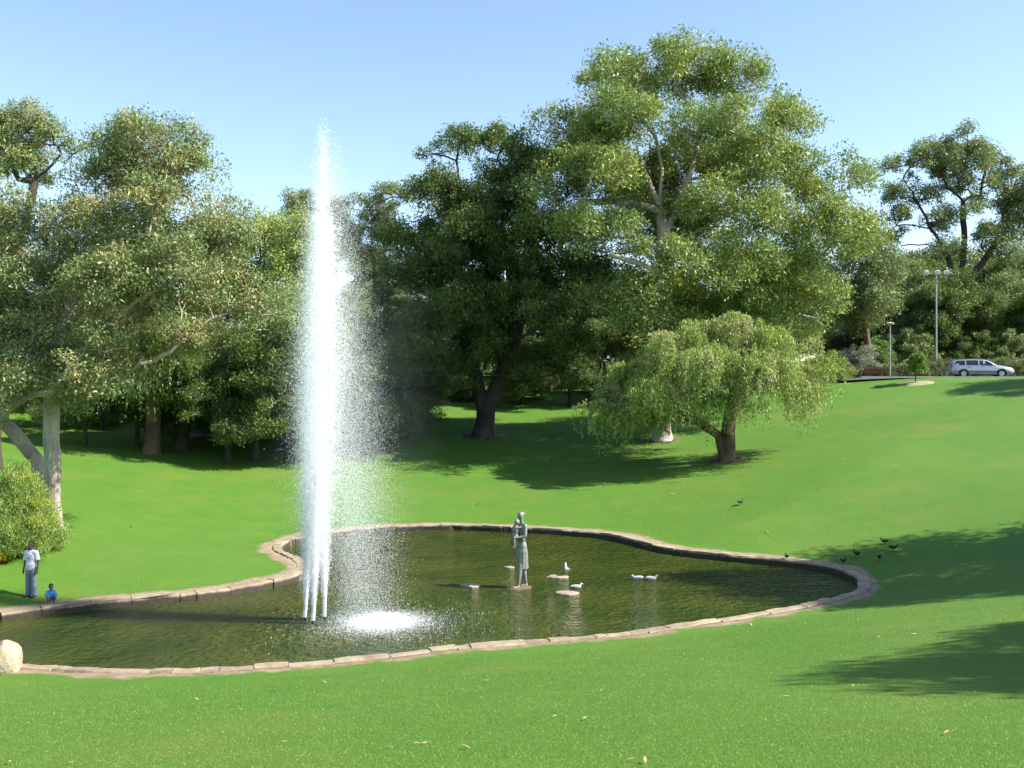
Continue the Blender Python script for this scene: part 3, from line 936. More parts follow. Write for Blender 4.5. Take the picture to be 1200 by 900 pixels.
for k, (px, D, top) in enumerate([(1050, 108, 310), (1080, 96, 325), (1105, 112, 335), (1145, 100, 345), (1180, 106, 325), (1215, 98, 330), (1250, 108, 300), (1160, 114, 335), (1092, 118, 296), (1135, 120, 300), (1185, 118, 290)]):
    x = (px - 600) / FPX * D
    h = EYE + (HOR - top) / FPX * D - ground_z(x, D)
    wood_tree((2, 0, 2, 1, 2, 0, 1, 2, 1, 2, 0)[k], x, D, h / 12.0, rw.uniform(0, 6.28), 'leafy tree in the wood behind the hedge and road', 'trees behind the road')
for k in range(34):
    D = 118 + 8 * (k % 3)
    px = -160 + k * 43
    x = (px - 600) / FPX * D
    h = EYE + (HOR - (345 + 22 * math.sin(k * 1.7))) / FPX * D - ground_z(x, D)
    wood_tree(k % 3, x, D, h / 12.0, rw.uniform(0, 6.28), 'distant tree closing the wood behind all the others', 'distant trees of the wood')
# trees whose shadows fall on the lawn from the right
for (x, y, sc, lab) in ((23.9, 13.6, 0.92, 'tree right of the near lawn throwing long shadow tips'), (30.5, 31.5, 1.08, 'tree right of the pond shading the end of the kerb'), (47.5, 66.5, 0.95, 'tree at the top right of the lawn near the road')):
    wood_tree(int(x) % 2, x, y, sc, 25.2 if y < 20 else x, lab, None)

# ------------------------------------------------------------------ shrubs, hedge, sapling
def shrub(name, label, base, r, n, per, leaf, leafm, seed, cat='bush', crad=0.35, droop=-0.4, group=None, stem=True, flat=0.9, wr=(0.30, 0.50)):
    rs_ = np.random.default_rng(seed)
    root = empty(name, base)
    u = rs_.normal(size=(n, 3)); u /= np.linalg.norm(u, axis=1)[:, None]
    u[:, 2] = np.abs(u[:, 2])
    bump_ = 1 + 0.16 * np.sin(u[:, 0] * 5 + seed) * np.cos(u[:, 1] * 4 - seed) + 0.08 * rs_.normal(size=n)
    rr = (0.45 + 0.55 * rs_.random(n) ** 0.5) * bump_
    c_ = u * rr[:, None] * np.array(r)
    c_[:, 2] += 0.12 * r[2]
    link('foliage', foliage_mesh(name + '_foliage', c_, crad * rs_.uniform(.7, 1.3, n), per, leaf, rs_, droop=droop, flat=flat, wr=wr), root, mat=leafm)
    if stem:
        bm = bmesh.new()
        for k in range(7):
            a = k * 0.9
            add_tube(bm, (0.1 * math.cos(a), 0.1 * math.sin(a), -0.15), (r[0] * .55 * math.cos(a), r[1] * .55 * math.sin(a), r[2] * .75), 0.05, 0.015, 6)
        link('stem', bm_mesh(bm, name + '_stem'), root, mat=M['brown_bark'])
    return tag(root, label, cat, group)

b = at(8, 668)
D = b[1]
shrub('bush', 'large yellow green bush behind the man in the white shirt', (b[0] - 0.75, D + 1.6, ground_z(b[0] - 0.75, D + 1.6) - 0.1), (1.6, 1.5, 2.55), 560, 105, 0.17, M['bush_leaf'], 41, droop=-1.3, crad=0.42, wr=(0.13, 0.22))
b2 = at(-24, 664)
shrub('bush', 'bright yellow flowering bush at the foot of the green bush', (b2[0], b2[1] + 0.3, b2[2] - 0.1), (0.65, 0.6, 1.1), 70, 60, 0.12, M['yellow_leaf'], 42, crad=0.22)
# grey shrub and others along the road
for (px, py, D, r, mt, lab, sd, lf) in ((1000, 432, 86, (2.3, 1.8, 2.4), 'grey_leaf', 'silver grey shrub left of the lamp post', 43, 0.2),
                                        (968, 441, 80, (2.0, 1.5, 1.9), 'bush_leaf', 'olive shrub at the end of the road below the gum', 44, 0.2),
                                        (700, 452, 84, (1.9, 1.5, 2.3), 'fresh_leaf', 'bright green shrub under the tallest gum', 45, 0.22),
                                        (545, 470, 82, (1.3, 1.2, 1.7), 'hedge_leaf', 'small pale shrub on the path behind the black trunk', 46, 0.2),
                                        (655, 458, 86, (2.2, 1.5, 2.0), 'hedge_leaf', 'pale garden shrub behind the path between the big trees', 47, 0.22),
                                        (100, 515, 66, (2.2, 1.5, 1.8), 'bush_leaf', 'sunlit olive shrub behind the pale trunk', 48, 0.2),
                                        (1028, 424, 90, (1.5, 1.5, 3.0), 'fresh_leaf', 'green shrub behind the wooden bench', 49, 0.22),
                                        (1068, 420, 92, (2.6, 1.8, 4.2), 'far_leaf', 'tall leafy shrub between the two lamp posts', 50, 0.26),
                                        (1145, 420, 93, (3.0, 1.8, 3.6), 'dark_leaf', 'dark shrub behind the hedge and the silver car', 51, 0.26),
                                        (1195, 420, 92, (2.4, 1.8, 3.8), 'far_leaf', 'grey green shrub at the end of the hedge', 52, 0.26)):
    x = (px - 600) / FPX * D
    shrub('shrub', lab, (x, D, ground_z(x, D) - 0.05), r, 105, 75, lf, M[mt], sd, cat='shrub', crad=0.5, droop=-0.2)

rq = random.Random(77)
under = []
for k, px in enumerate((-20, 30, 70, 115, 165, 225, 265, 320, 375, 425, 470, 520, 610, 740, 790)):
    D = 68 + 4 * (k % 3) + (8 if px > 400 else 0) + (8 if px > 600 else 0)
    x = (px - 600) / FPX * D
    if k < 3:
        o = shrub('shrub', 'dark leafy shrub in the undergrowth below the wood', (0, 0, 0), (2.4, 1.8, 2.4), 90, 75, 0.28, M['dark_leaf'], 500 + k, cat='shrub', crad=0.6, droop=-0.2, group='dark shrubs of the undergrowth')
        under.append(o)
    else:
        o = under[k % 3].copy(); COL.objects.link(o)
        for ch in under[k % 3].children:
            c_ = ch.copy(); COL.objects.link(c_); c_.parent = o
    o.location = (x, D, ground_z(x, D) - 0.05)
    o.rotation_euler = (0, 0, rq.uniform(0, 6.28)); o.scale = (rq.uniform(.85, 1.2), rq.uniform(.85, 1.2), rq.uniform(.75, 1.25))

def hedge(label, x0, x1, y, w, h0, h1, seed):
    rs_ = np.random.default_rng(seed)
    root = empty('hedge', ((x0 + x1) / 2, y, ground_z((x0 + x1) / 2, y)))
    n = int((x1 - x0) * 26)
    t = rs_.random(n)
    a = rs_.random(n) * np.pi
    hh = h0 + (h1 - h0) * t + 0.12 * np.sin(t * 40)
    c_ = np.stack([(t - 0.5) * (x1 - x0), np.cos(a) * w * 0.5, np.clip(np.sin(a) * 1.4, 0, 1) * hh * (0.75 + 0.25 * rs_.random(n)) * np.where(rs_.random(n) < .3, rs_.random(n), 1)], -1)
    link('foliage', foliage_mesh('hedge_foliage', c_, 0.4 * rs_.uniform(.7, 1.3, n), 55, 0.16, rs_, droop=-0.3), root, mat=M['hedge_leaf'])
    for k in range(int((x1 - x0) / 0.8)):
        bm = bmesh.new()
        add_tube(bm, ((-0.5 * (x1 - x0)) + 0.4 + k * 0.8, 0, -0.1), ((-0.5 * (x1 - x0)) + 0.4 + k * 0.8, 0.05, h0 * 0.8), 0.05, 0.02, 6)
        link('stem', bm_mesh(bm, 'hedge_stem'), root, mat=M['dark_bark'])
    tag(root, label, 'hedge')
hedge('long rounded hedge behind the silver car', 34.5, 50, 86.5, 2.2, 1.3, 1.75, 61)
hedge('low hedge between the wooden bench and the sapling', 30.8, 34.3, 85.5, 2.0, 0.95, 1.1, 62)

# sapling with a mulch ring
b = at(1073, 449.5); D = b[1]
build_tree('sapling', 'young leafy sapling in a mulch ring near the lawn top', b, [[b, (b[0], b[1], b[2] + 0.9), (b[0] + .05, b[1], b[2] + 1.8)]],
           [(b[0], b[1], b[2] + 1.55, 0.75, 0.7, 0.6), (b[0] + .3, b[1], b[2] + 1.1, 0.55, 0.6, 0.35), (b[0] - .35, b[1] - .1, b[2] + 0.95, 0.55, 0.5, 0.3), (b[0], b[1] - .2, b[2] + 1.9, 0.4, 0.4, 0.35)],
           M['fresh_leaf'], M['brown_bark'], 63, r_base=0.045, nclump=70, crad=0.28, per=45, leaf=0.16, tip=0.006, flare=1.1)
def mulch(x, y, rx, ry, mat, label):
    bm = bmesh.new()
    rr_ = random.Random(int(x * 10))
    c_ = bm.verts.new((x, y, ground_z(x, y) + 0.10))
    rows = []
    for q in (0.55, 1.0, 1.12):
        rows.append([])
        for k in range(22):
            a = k * 2 * math.pi / 22
            w_ = q * rr_.uniform(0.88, 1.12)
            X, Y = x + rx * w_ * math.cos(a), y + ry * w_ * math.sin(a)
            rows[-1].append(bm.verts.new((X, Y, ground_z(X, Y) + {0.55: 0.085, 1.0: 0.03, 1.12: -0.04}[q])))
    for k in range(22):
        bm.faces.new((c_, rows[0][k], rows[0][(k + 1) % 22]))
        for j in range(2):
            bm.faces.new((rows[j][k], rows[j + 1][k], rows[j + 1][(k + 1) % 22], rows[j][(k + 1) % 22]))
    tag(link('mulch_bed', bm_mesh(bm, 'mulch_bed', True), mat=mat), label, kind='structure')
mulch(b[0] + 0.1, b[1], 1.1, 0.8, M['pale_mulch'], 'pale mulch ring round the sapling')
b = at(776, 516); mulch(b[0], b[1], 1.0, 0.9, M['mulch'], 'brown mulch ring round the tallest gum')
b = at(849, 540); mulch(b[0] + 0.1, b[1], 1.0, 0.6, M['mulch'], 'bare soil round the weeping tree')
b = at(566, 512); mulch(b[0], b[1], 1.3, 1.0, M['mulch'], 'bare soil round the black trunk')

# ------------------------------------------------------------------ fountain
M['spray'] = m = bpy.data.materials.new('spray_water'); m.use_nodes = True
nt = m.node_tree; nd = nt.nodes; lk = nt.links; p = nd['Principled BSDF']
p = nd.new('ShaderNodeBsdfDiffuse')
oi = nd.new('ShaderNodeNewGeometry')
rp = ramp_node(nt, oi.outputs['Random Per Island'], [(0.0, (0.95, 0.96, 0.975)), (1.0, (0.98, 0.98, 0.985))])
lk.new(rp.outputs['Color'], p.inputs['Color'])
tl = nd.new('ShaderNodeBsdfTranslucent'); lk.new(rp.outputs['Color'], tl.inputs['Color'])
mx = nd.new('ShaderNodeMixShader'); mx.inputs[0].default_value = 0.5
lk.new(p.outputs[0], mx.inputs[1]); lk.new(tl.outputs[0], mx.inputs[2]); lk.new(mx.outputs[0], nd['Material Output'].inputs['Surface'])
M['nozzle'] = simple_mat('nozzle_metal', (0.05, 0.05, 0.05), (0.03, 0.03, 0.03), 10, 0.5, metal=0.6)

def drops(name, C, rad, stretch, rs_):
    """flakes of broken water, one small face each, drawn out along the fall"""
    n = len(C)
    a = rs_.random(n) * 2 * np.pi
    til = rs_.normal(size=n) * 0.7
    sd = np.stack([np.cos(a), np.sin(a), 0.3 * rs_.normal(size=n)], -1) * rad[:, None]
    up_ = np.stack([-np.sin(a) * til, np.cos(a) * til, np.ones(n)], -1)
    up_ *= (rad * stretch / np.sqrt(1 + til ** 2))[:, None]
    V = np.stack([C - sd - up_ * 0.6, C + sd - up_ * 0.6, C + up_], 1)
    return np_mesh(name, V.reshape(-1, 3), np.arange(3 * n).reshape(-1, 3))

HT = EYE + (HOR - 133) / FPX * FY           # height of the jet
fountain = empty('fountain', (FX, FY, 0))
tag(fountain, 'tall white fountain of three jets with spray drifting over the pond', 'fountain')
rf = np.random.default_rng(99)
jets = [(pw(355, 728, FY)[0] - FX, 0.25), (pw(368, 731, FY)[0] - FX, -0.15), (pw(377.5, 727, FY)[0] - FX, 0.35)]
for (jx, jy) in jets:
    bm = bmesh.new()
    add_tube(bm, (jx, jy, -0.5), (jx, jy, 0.07), 0.045, 0.04, 12)
    add_tube(bm, (jx, jy, 0.07), (jx, jy, 0.11), 0.036, 0.03, 12)
    link('nozzle', bm_mesh(bm, 'nozzle'), fountain, mat=M['nozzle'])
    # solid water leaving the nozzle, breaking up as it rises
    bm = bmesh.new()
    prev = None
    for k in range(22):
        t = k / 21
        zc = 0.10 + 4.6 * t
        rr = (0.055 + 0.05 * t) * (1 - 0.6 * t ** 3)
        row = []
        for j in range(10):
            a = j * math.pi / 5
            w_ = rr * (1 + 0.35 * t * rf.normal())
            row.append(bm.verts.new((jx * (1 - 0.45 * t) + 0.12 * t + w_ * math.cos(a), jy * (1 - .5 * t) + w_ * math.sin(a), zc)))
        if prev:
            for j in range(10):
                bm.faces.new((prev[j], prev[(j + 1) % 10], row[(j + 1) % 10], row[j]))
        prev = row
    link('jet', bm_mesh(bm, 'jet', True), fountain, mat=M['spray'])

def rising(n):
    j = rf.integers(0, 3, n)
    z = 0.3 + (HT - 0.3) * (1 - (1 - rf.random(n)) ** 0.62)
    z = np.where(z > HT * 0.8, z - rf.random(n) ** 2 * HT * 0.25, z)
    t = z / HT
    jx = np.array([q[0] for q in jets])[j]; jy = np.array([q[1] for q in jets])[j]
    keep = np.clip(1 - t, 0, 1) ** 1.2
    sg = 0.022 + 0.33 * np.clip((t - 0.03) * 2.2, 0, 1) * np.clip((1.04 - t) * 1.9, 0.22, 1)
    x = jx * keep + 0.30 * t + rf.normal(size=n) * sg
    y = jy * keep + rf.normal(size=n) * sg
    return np.stack([x, y, z], -1)
A_ = rising(165000)
link('rising_spray', drops('rising_spray', A_, rf.uniform(0.0035, 0.008, len(A_)), rf.uniform(2.5, 6.0, len(A_)), rf), fountain, mat=M['spray'])['kind'] = 'stuff'
def falling(n, lo, hi, spread, drift, side):
    h0 = HT * (lo + (hi - lo) * rf.random(n) ** 0.75)
    z = h0 * rf.random(n) ** 0.85
    dz = (h0 - z)
    tt = np.sqrt(2 * dz / 9.8) + 0.05 * dz
    fil = np.linspace(0.45, 1.25, 34)[rf.integers(0, 34, n)] + rf.normal(size=n) * 0.02
    fil = np.where(rf.random(n) < 0.55, fil, rf.uniform(0.45, 1.25, n))
    x = 0.30 * h0 / HT + side + drift * tt * fil + rf.normal(size=n) * (0.12 + spread * tt)
    y = rf.normal(size=n) * (0.15 + 0.30 * tt)
    return np.stack([x, y, z], -1)
B2 = falling(100000, 0.3, 0.92, 0.185, 0.09, -0.24)
B2 = B2[rf.random(len(B2)) < sstep(0.5, 6.5, B2[:, 2])]
BN = [falling(135000, 0.35, 0.98, 0.09, 0.80, 0.10), B2, falling(9000, 0.3, 0.97, 0.22, 0.80, 0.1)]
B_ = np.concatenate(BN)
link('falling_spray', drops('falling_spray', B_, np.concatenate([rf.uniform(0.0032, 0.0072, len(BN[0])), rf.uniform(0.003, 0.008, len(BN[1])), rf.uniform(0.003, 0.006, len(BN[2]))]), rf.uniform(1.3, 2.6, len(B_)), rf), fountain, mat=M['spray'])['kind'] = 'stuff'
# foam where the water lands
n = 38000
FOX = pw(440, 728, FY)[0] - FX
a = rf.random(n) * 2 * np.pi
q = np.where(rf.random(n) < 0.72, np.abs(rf.normal(size=n)) * 0.62, np.abs(rf.normal(size=n)) * 1.15 + 0.2)
x = FOX + 0.2 + np.cos(a) * q * 1.08; y = -0.1 + np.sin(a) * q
z = 0.01 + np.abs(rf.normal(size=n)) * 0.12 * np.exp(-q)
link('foam', drops('foam', np.stack([x, y, z], -1), rf.uniform(0.006, 0.016, n), rf.uniform(0.5, 1.3, n), rf), fountain, mat=M['spray'])['kind'] = 'stuff'
# fine mist: a closed volume leaning downwind
m = bpy.data.materials.new('mist'); m.use_nodes = True
nt = m.node_tree; nd = nt.nodes; lk = nt.links
nd.remove(nd['Principled BSDF'])
pv = nd.new('ShaderNodeVolumePrincipled')
pv.inputs['Color'].default_value = (0.80, 0.90, 1, 1)  # blue of the skylight is tinted into the mist colour
pv.inputs['Anisotropy'].default_value = 0.2
tc = nd.new('ShaderNodeTexCoord')
sx = nd.new('ShaderNodeSeparateXYZ'); lk.new(tc.outputs['Generated'], sx.inputs[0])
def fall(sock, c_, half):
    a_ = nd.new('ShaderNodeMath'); a_.operation = 'SUBTRACT'; lk.new(sock, a_.inputs[0]); a_.inputs[1].default_value = c_
    b_ = nd.new('ShaderNodeMath'); b_.operation = 'ABSOLUTE'; lk.new(a_.outputs[0], b_.inputs[0])
    r_ = nd.new('ShaderNodeMapRange'); r_.interpolation_type = 'SMOOTHSTEP'
    r_.inputs['From Min'].default_value = 0.0; r_.inputs['From Max'].default_value = half
    r_.inputs['To Min'].default_value = 1.0; r_.inputs['To Max'].default_value = 0.0
    lk.new(b_.outputs[0], r_.inputs['Value'])
    return r_.outputs['Result']
def mul(a_, b_):
    n_ = nd.new('ShaderNodeMath'); n_.operation = 'MULTIPLY'
    lk.new(a_, n_.inputs[0])
    if isinstance(b_, float): n_.inputs[1].default_value = b_
    else: lk.new(b_, n_.inputs[1])
    return n_.outputs[0]
dn = mul(mul(fall(sx.outputs['X'], 0.42, 0.42), fall(sx.outputs['Y'], 0.5, 0.5)), fall(sx.outputs['Z'], 0.45, 0.45))
nz = noise_node(nt, 0.7, 3.0, 0.6, tc.outputs['Object'])
rz_ = ramp_node(nt, nz.outputs['Fac'], [(0.35, (0.25, 0.25, 0.25)), (0.7, (1, 1, 1))])
lk.new(mul(mul(dn, rz_.outputs['Color']), 0.045), pv.inputs['Density'])
lk.new(pv.outputs[0], nd['Material Output'].inputs['Volume'])
bm = bmesh.new()
add_box(bm, (1.7, 0, 6.4), (7.6, 4.2, 12.6))
link('mist', bm_mesh(bm, 'mist', True), fountain, mat=m)['kind'] = 'stuff'

# ------------------------------------------------------------------ statue
M['bronze'] = simple_mat('weathered_bronze', (0.25, 0.26, 0.22), (0.14, 0.15, 0.13), 5.0, 0.5, metal=0.1, bump=0.012, bscale=14)
sx0, sy0 = px_ground(610, 689, 0.0)
statue = empty('statue', (sx0, sy0, 0), R(28))
tag(statue, 'bronze statue of a woman carrying a child, standing in the pond', 'statue')
bm = bmesh.new()
def el(c_, r_, rot=None): add_ball(bm, c_, r_, rot, 3)
el((0.0, 0, 2.49), (0.105, 0.10, 0.145)); el((0.075, 0, 2.545), (0.085, 0.085, 0.09)); el((-0.095, 0, 2.47), (0.03, 0.02, 0.035))
add_limb(bm, (0.03, 0, 2.42), (0.05, 0, 2.22), 0.058, 0.07)
add_limb(bm, (0.07, -0.19, 2.17), (0.07, 0.19, 2.17), 0.085, 0.085)
el((0.06, 0, 2.02), (0.155, 0.235, 0.24)); el((0.03, 0, 1.72), (0.135, 0.185, 0.28)); el((0.05, 0, 1.42), (0.165, 0.215, 0.26))
# skirt: stacked ellipses down to the hem
prev = None
for (zc, cx, rx, ry) in ((1.50, 0.04, 0.15, 0.20), (1.25, 0.05, 0.20, 0.225), (1.0, 0.05, 0.215, 0.215), (0.8, 0.05, 0.225, 0.205), (0.66, 0.06, 0.235, 0.20)):
    row = [bm.verts.new((cx + rx * math.cos(k * math.pi / 12) * (1 + 0.05 * math.cos(k * 2.2)), ry * math.sin(k * math.pi / 12) * (1 + 0.06 * math.sin(k * 3.1)), zc)) for k in range(24)]
    if prev:
        for k in range(24): bm.faces.new((prev[k], prev[(k + 1) % 24], row[(k + 1) % 24], row[k]))
    else: bm.faces.new(row)
    prev = row
bm.faces.new(prev)
# legs and bare feet, mid-stride
add_limb(bm, (-0.06, -0.09, 0.8), (-0.10, -0.10, 0.45), 0.095, 0.088); add_limb(bm, (-0.10, -0.10, 0.45), (-0.14, -0.10, 0.09), 0.085, 0.052)
add_limb(bm, (-0.13, -0.10, 0.06), (-0.34, -0.12, 0.035), 0.062, 0.042)
add_limb(bm, (0.15, 0.09, 0.8), (0.20, 0.09, 0.45), 0.09, 0.086); add_limb(bm, (0.20, 0.09, 0.45), (0.27, 0.09, 0.10), 0.082, 0.05)
add_limb(bm, (0.28, 0.09, 0.06), (0.09, 0.11, 0.035), 0.06, 0.042)
# arms round the child
add_limb(bm, (0.07, -0.22, 2.14), (0.03, -0.28, 1.82), 0.072, 0.06); add_limb(bm, (0.03, -0.28, 1.82), (-0.24, -0.16, 1.76), 0.056, 0.045); el((-0.29, -0.12, 1.77), (0.07, 0.05, 0.045))
add_limb(bm, (0.07, 0.22, 2.14), (0.0, 0.29, 1.86), 0.072, 0.06); add_limb(bm, (0.0, 0.29, 1.86), (-0.22, 0.13, 1.98), 0.056, 0.045); el((-0.26, 0.09, 2.0), (0.06, 0.045, 0.045))
# child
el((-0.17, -0.05, 2.29), (0.095, 0.085, 0.11)); el((-0.20, 0, 2.02), (0.115, 0.14, 0.20)); el((-0.20, 0, 1.82), (0.12, 0.14, 0.13))
add_limb(bm, (-0.20, -0.10, 1.80), (-0.33, -0.13, 1.66), 0.065, 0.05); add_limb(bm, (-0.33, -0.13, 1.66), (-0.30, -0.13, 1.48), 0.048, 0.036); el((-0.335, -0.13, 1.45), (0.06, 0.034, 0.03))
add_limb(bm, (-0.20, 0.10, 1.80), (-0.32, 0.10, 1.64), 0.065, 0.05); add_limb(bm, (-0.32, 0.10, 1.64), (-0.29, 0.10, 1.47), 0.048, 0.036)
add_limb(bm, (-0.18, -0.12, 2.10), (-0.05, -0.16, 2.12), 0.04, 0.034)
link('figure', fused(bm, 'statue_figure', 0.018, 3), statue, mat=M['bronze'])
M['plinth'] = simple_mat('wet_plinth', (0.22, 0.15, 0.09), (0.10, 0.07, 0.04), 4, 0.4, bump=0.02)
def slab(bm, c_, rx, ry, z0, z1, rs_, n=9):
    lo, up_, tp = [], [], []
    for k in range(n):
        a = k * 2 * math.pi / n
        w_ = rs_.uniform(0.8, 1.15)
        x, y = c_[0] + rx * w_ * math.cos(a), c_[1] + ry * w_ * math.sin(a)
        lo.append(bm.verts.new((x * 1.0, y, z0))); up_.append(bm.verts.new((x, y, z1 - 0.02 + rs_.uniform(-.012, .012))))
        tp.append(bm.verts.new((c_[0] + (x - c_[0]) * .9, c_[1] + (y - c_[1]) * .9, z1 + rs_.uniform(-.01, .012))))
    for k in range(n):
        j = (k + 1) % n
        bm.faces.new((lo[k], lo[j], up_[j], up_[k])); bm.faces.new((up_[k], up_[j], tp[j], tp[k]))
    bm.faces.new(tp); bm.faces.new(lo)
bm = bmesh.new(); slab(bm, (0, 0), 0.48, 0.36, -0.8, 0.03, random.Random(1))
link('base', bm_mesh(bm, 'statue_base'), statue, mat=M['plinth'])

# ------------------------------------------------------------------ flat stones in the pond, boulder
M['wet_stone'] = simple_mat('wet_stone', (0.42, 0.34, 0.26), (0.2, 0.15, 0.11), 5, 0.6, bump=0.02)
for (px, py, w_, lab) in ((551, 687.5, 0.36, 'flat stone in the pond between the fountain and the statue'), (597, 666, 0.22, 'small rough stone in the water behind the statue'),
                          (653, 677, 0.40, 'flat stone beside the standing gull'), (664, 696, 0.40, 'flat stone in front of the resting gull')):
    x, y = px_ground(px, py, 0.0)
    bm = bmesh.new(); slab(bm, (0, 0), w_, w_ * 0.75, -0.7, 0.055, random.Random(int(px)))
    tag(link('pond_stone', bm_mesh(bm, 'pond_stone'), loc=(x, y, 0), mat=M['wet_stone']), lab, 'stone')
M['boulder'] = simple_mat('boulder', (0.52, 0.42, 0.29), (0.30, 0.22, 0.14), 2.5, 0.9, bump=0.06, bscale=7)
b = at(4, 792)
bm = bmesh.new()
vv = add_ball(bm, (0, 0, 0.28), (0.50, 0.42, 0.50), sub=3)
rb = random.Random(8)
cuts = [(Vector((rb.uniform(-1, 1), rb.uniform(-1, 1), rb.uniform(-.2, 1))).normalized(), rb.uniform(.34, .46)) for _ in range(9)]
for v in bm.verts:
    for (nn, dd) in cuts:
        e_ = (v.co - Vector((0, 0, .28))).dot(nn) - dd
        if e_ > 0: v.co -= nn * e_ * 0.9
tag(link('boulder', bm_mesh(bm, 'boulder'), loc=(b[0] - 0.18, b[1] + 0.35, b[2] - 0.05), mat=M['boulder']), 'sandstone boulder on the near edge of the pond', 'boulder')

# ------------------------------------------------------------------ people
M['skin'] = simple_mat('skin', (0.11, 0.060, 0.040), (0.085, 0.045, 0.03), 8, 0.5)
M['hair'] = simple_mat('hair', (0.012, 0.010, 0.009), (0.007, 0.006, 0.006), 30, 0.6, bump=0.01)
M['shirt'] = simple_mat('white_shirt', (0.74, 0.73, 0.78), (0.64, 0.63, 0.70), 5, 0.8, bump=0.01, bscale=12)
M['print'] = simple_mat('dark_print', (0.05, 0.05, 0.08), None, 8, 0.7)
M['jeans'] = simple_mat('washed_jeans', (0.24, 0.29, 0.36), (0.13, 0.16, 0.22), 6, 0.85, bump=0.01, bscale=15)
M['shoe'] = simple_mat('dark_shoe', (0.04, 0.035, 0.03), None, 8, 0.6)
M['blue'] = simple_mat('blue_top', (0.06, 0.36, 0.70), (0.04, 0.26, 0.55), 8, 0.8)
M['lightskin'] = simple_mat('child_skin', (0.22, 0.13, 0.09), (0.17, 0.10, 0.07), 8, 0.5)

def hand(bm, w_, d, s_=1.0, side=1):
    """relaxed hand: palm, four curled fingers and a thumb; w_ wrist, d downwards"""
    w_ = Vector(w_); d = Vector(d).normalized()
    f = Vector((0, -1, 0))
    add_limb(bm, w_, w_ + d * 0.085 * s_, 0.026 * s_, 0.034 * s_, 8)
    k0 = w_ + d * 0.09 * s_
    for k, ln in enumerate((0.07, 0.08, 0.075, 0.058)):
        o = f * ((k - 1.5) * -0.017 * s_)
        m1 = k0 + o + d * ln * 0.55 * s_
        m2 = m1 + d * ln * 0.40 * s_ + Vector((-side * 0.022, -0.006, 0)) * s_
        add_limb(bm, k0 + o * 0.8, m1, 0.010 * s_, 0.009 * s_, 6); add_limb(bm, m1, m2, 0.009 * s_, 0.007 * s_, 6)
    t0 = w_ + d * 0.03 * s_ + f * 0.025 * s_
    t1 = t0 + d * 0.045 * s_ + f * 0.022 * s_
    add_limb(bm, t0, t1, 0.012 * s_, 0.010 * s_, 6); add_limb(bm, t1, t1 + d * 0.03 * s_, 0.010 * s_, 0.008 * s_, 6)

def head(bm, c_, s_=1.0):
    c_ = Vector(c_)
    add_ball(bm, c_ + Vector((0, 0.012, 0.03)) * s_, (0.076 * s_, 0.095 * s_, 0.10 * s_), sub=3)
    add_ball(bm, c_ + Vector((0, -0.022, -0.055)) * s_, (0.058 * s_, 0.066 * s_, 0.068 * s_), sub=3)
    add_ball(bm, c_ + Vector((0, -0.098, -0.022)) * s_, (0.016 * s_, 0.022 * s_, 0.022 * s_), sub=2)
    add_tube(bm, c_ + Vector((0, -0.082, 0.02)) * s_, c_ + Vector((0, -0.106, -0.025)) * s_, 0.010 * s_, 0.014 * s_, 8)
    add_ball(bm, c_ + Vector((0, -0.078, -0.062)) * s_, (0.028 * s_, 0.016 * s_, 0.013 * s_), sub=2)
    add_ball(bm, c_ + Vector((0, -0.076, 0.022)) * s_, (0.052 * s_, 0.016 * s_, 0.012 * s_), sub=2)
    for sg in (-1, 1):
        add_ball(bm, c_ + Vector((sg * 0.079, 0.01, -0.012)) * s_, (0.012 * s_, 0.024 * s_, 0.034 * s_), sub=2)

b = at(36, 700)
man = empty('person', (b[0], b[1], b[2]), R(-12))
tag(man, 'man in white polo shirt and grey jeans standing with arms at his sides', 'person')
HC = (0.0, -0.02, 1.645)
bm = bmesh.new()
head(bm, HC)
add_limb(bm, (0, 0.0, 1.57), (0, 0.015, 1.44), 0.056, 0.065)
add_limb(bm, (-0.15, 0.01, 1.40), (0.15, 0.01, 1.40), 0.07, 0.07)
el2 = add_ball
add_ball(bm, (0, 0, 1.28), (0.155, 0.10, 0.19), sub=3); add_ball(bm, (0, 0, 1.05), (0.14, 0.095, 0.16), sub=3); add_ball(bm, (0, 0, 0.94), (0.15, 0.10, 0.12), sub=3)
for sg in (-1, 1):
    ft = 0.03 if sg > 0 else -0.01
    add_limb(bm, (sg * 0.085, 0, 0.92), (sg * 0.10, -0.015, 0.50), 0.085, 0.058); add_limb(bm, (sg * 0.10, -0.015, 0.50), (sg * 0.105, 0.02, 0.09), 0.056, 0.038)
    add_limb(bm, (sg * 0.105, 0.02, 0.06), (sg * 0.12, -0.10, 0.04), 0.04, 0.03)
    add_limb(bm, (sg * 0.185, 0.01, 1.40), (sg * 0.225, 0.03, 1.13), 0.052, 0.042); add_limb(bm, (sg * 0.225, 0.03, 1.13), (sg * 0.245, -0.03, 0.90), 0.040, 0.027)
    hand(bm, (sg * 0.245, -0.03, 0.89), (0.02 * sg, -0.12, -1), 1.0, sg)
body = link('body', fused(bm, 'man_body', 0.0105, 2, 0.4), man, mat=M['skin'])
bm = bmesh.new()
add_limb(bm, (-0.145, 0.01, 1.40), (0.145, 0.01, 1.40), 0.085, 0.085); add_limb(bm, (0, .012, 1.44), (0, .012, 1.47), 0.075, 0.068)
add_ball(bm, (0, 0, 1.27), (0.178, 0.122, 0.20), sub=3); add_ball(bm, (0, 0, 1.08), (0.168, 0.118, 0.19), sub=3); add_tube(bm, (0, 0, 0.86), (0, 0, 1.06), 0.15, 0.16, 20)
for v in bm.verts:
    if v.co.z < 1.0: v.co.y *= 0.80
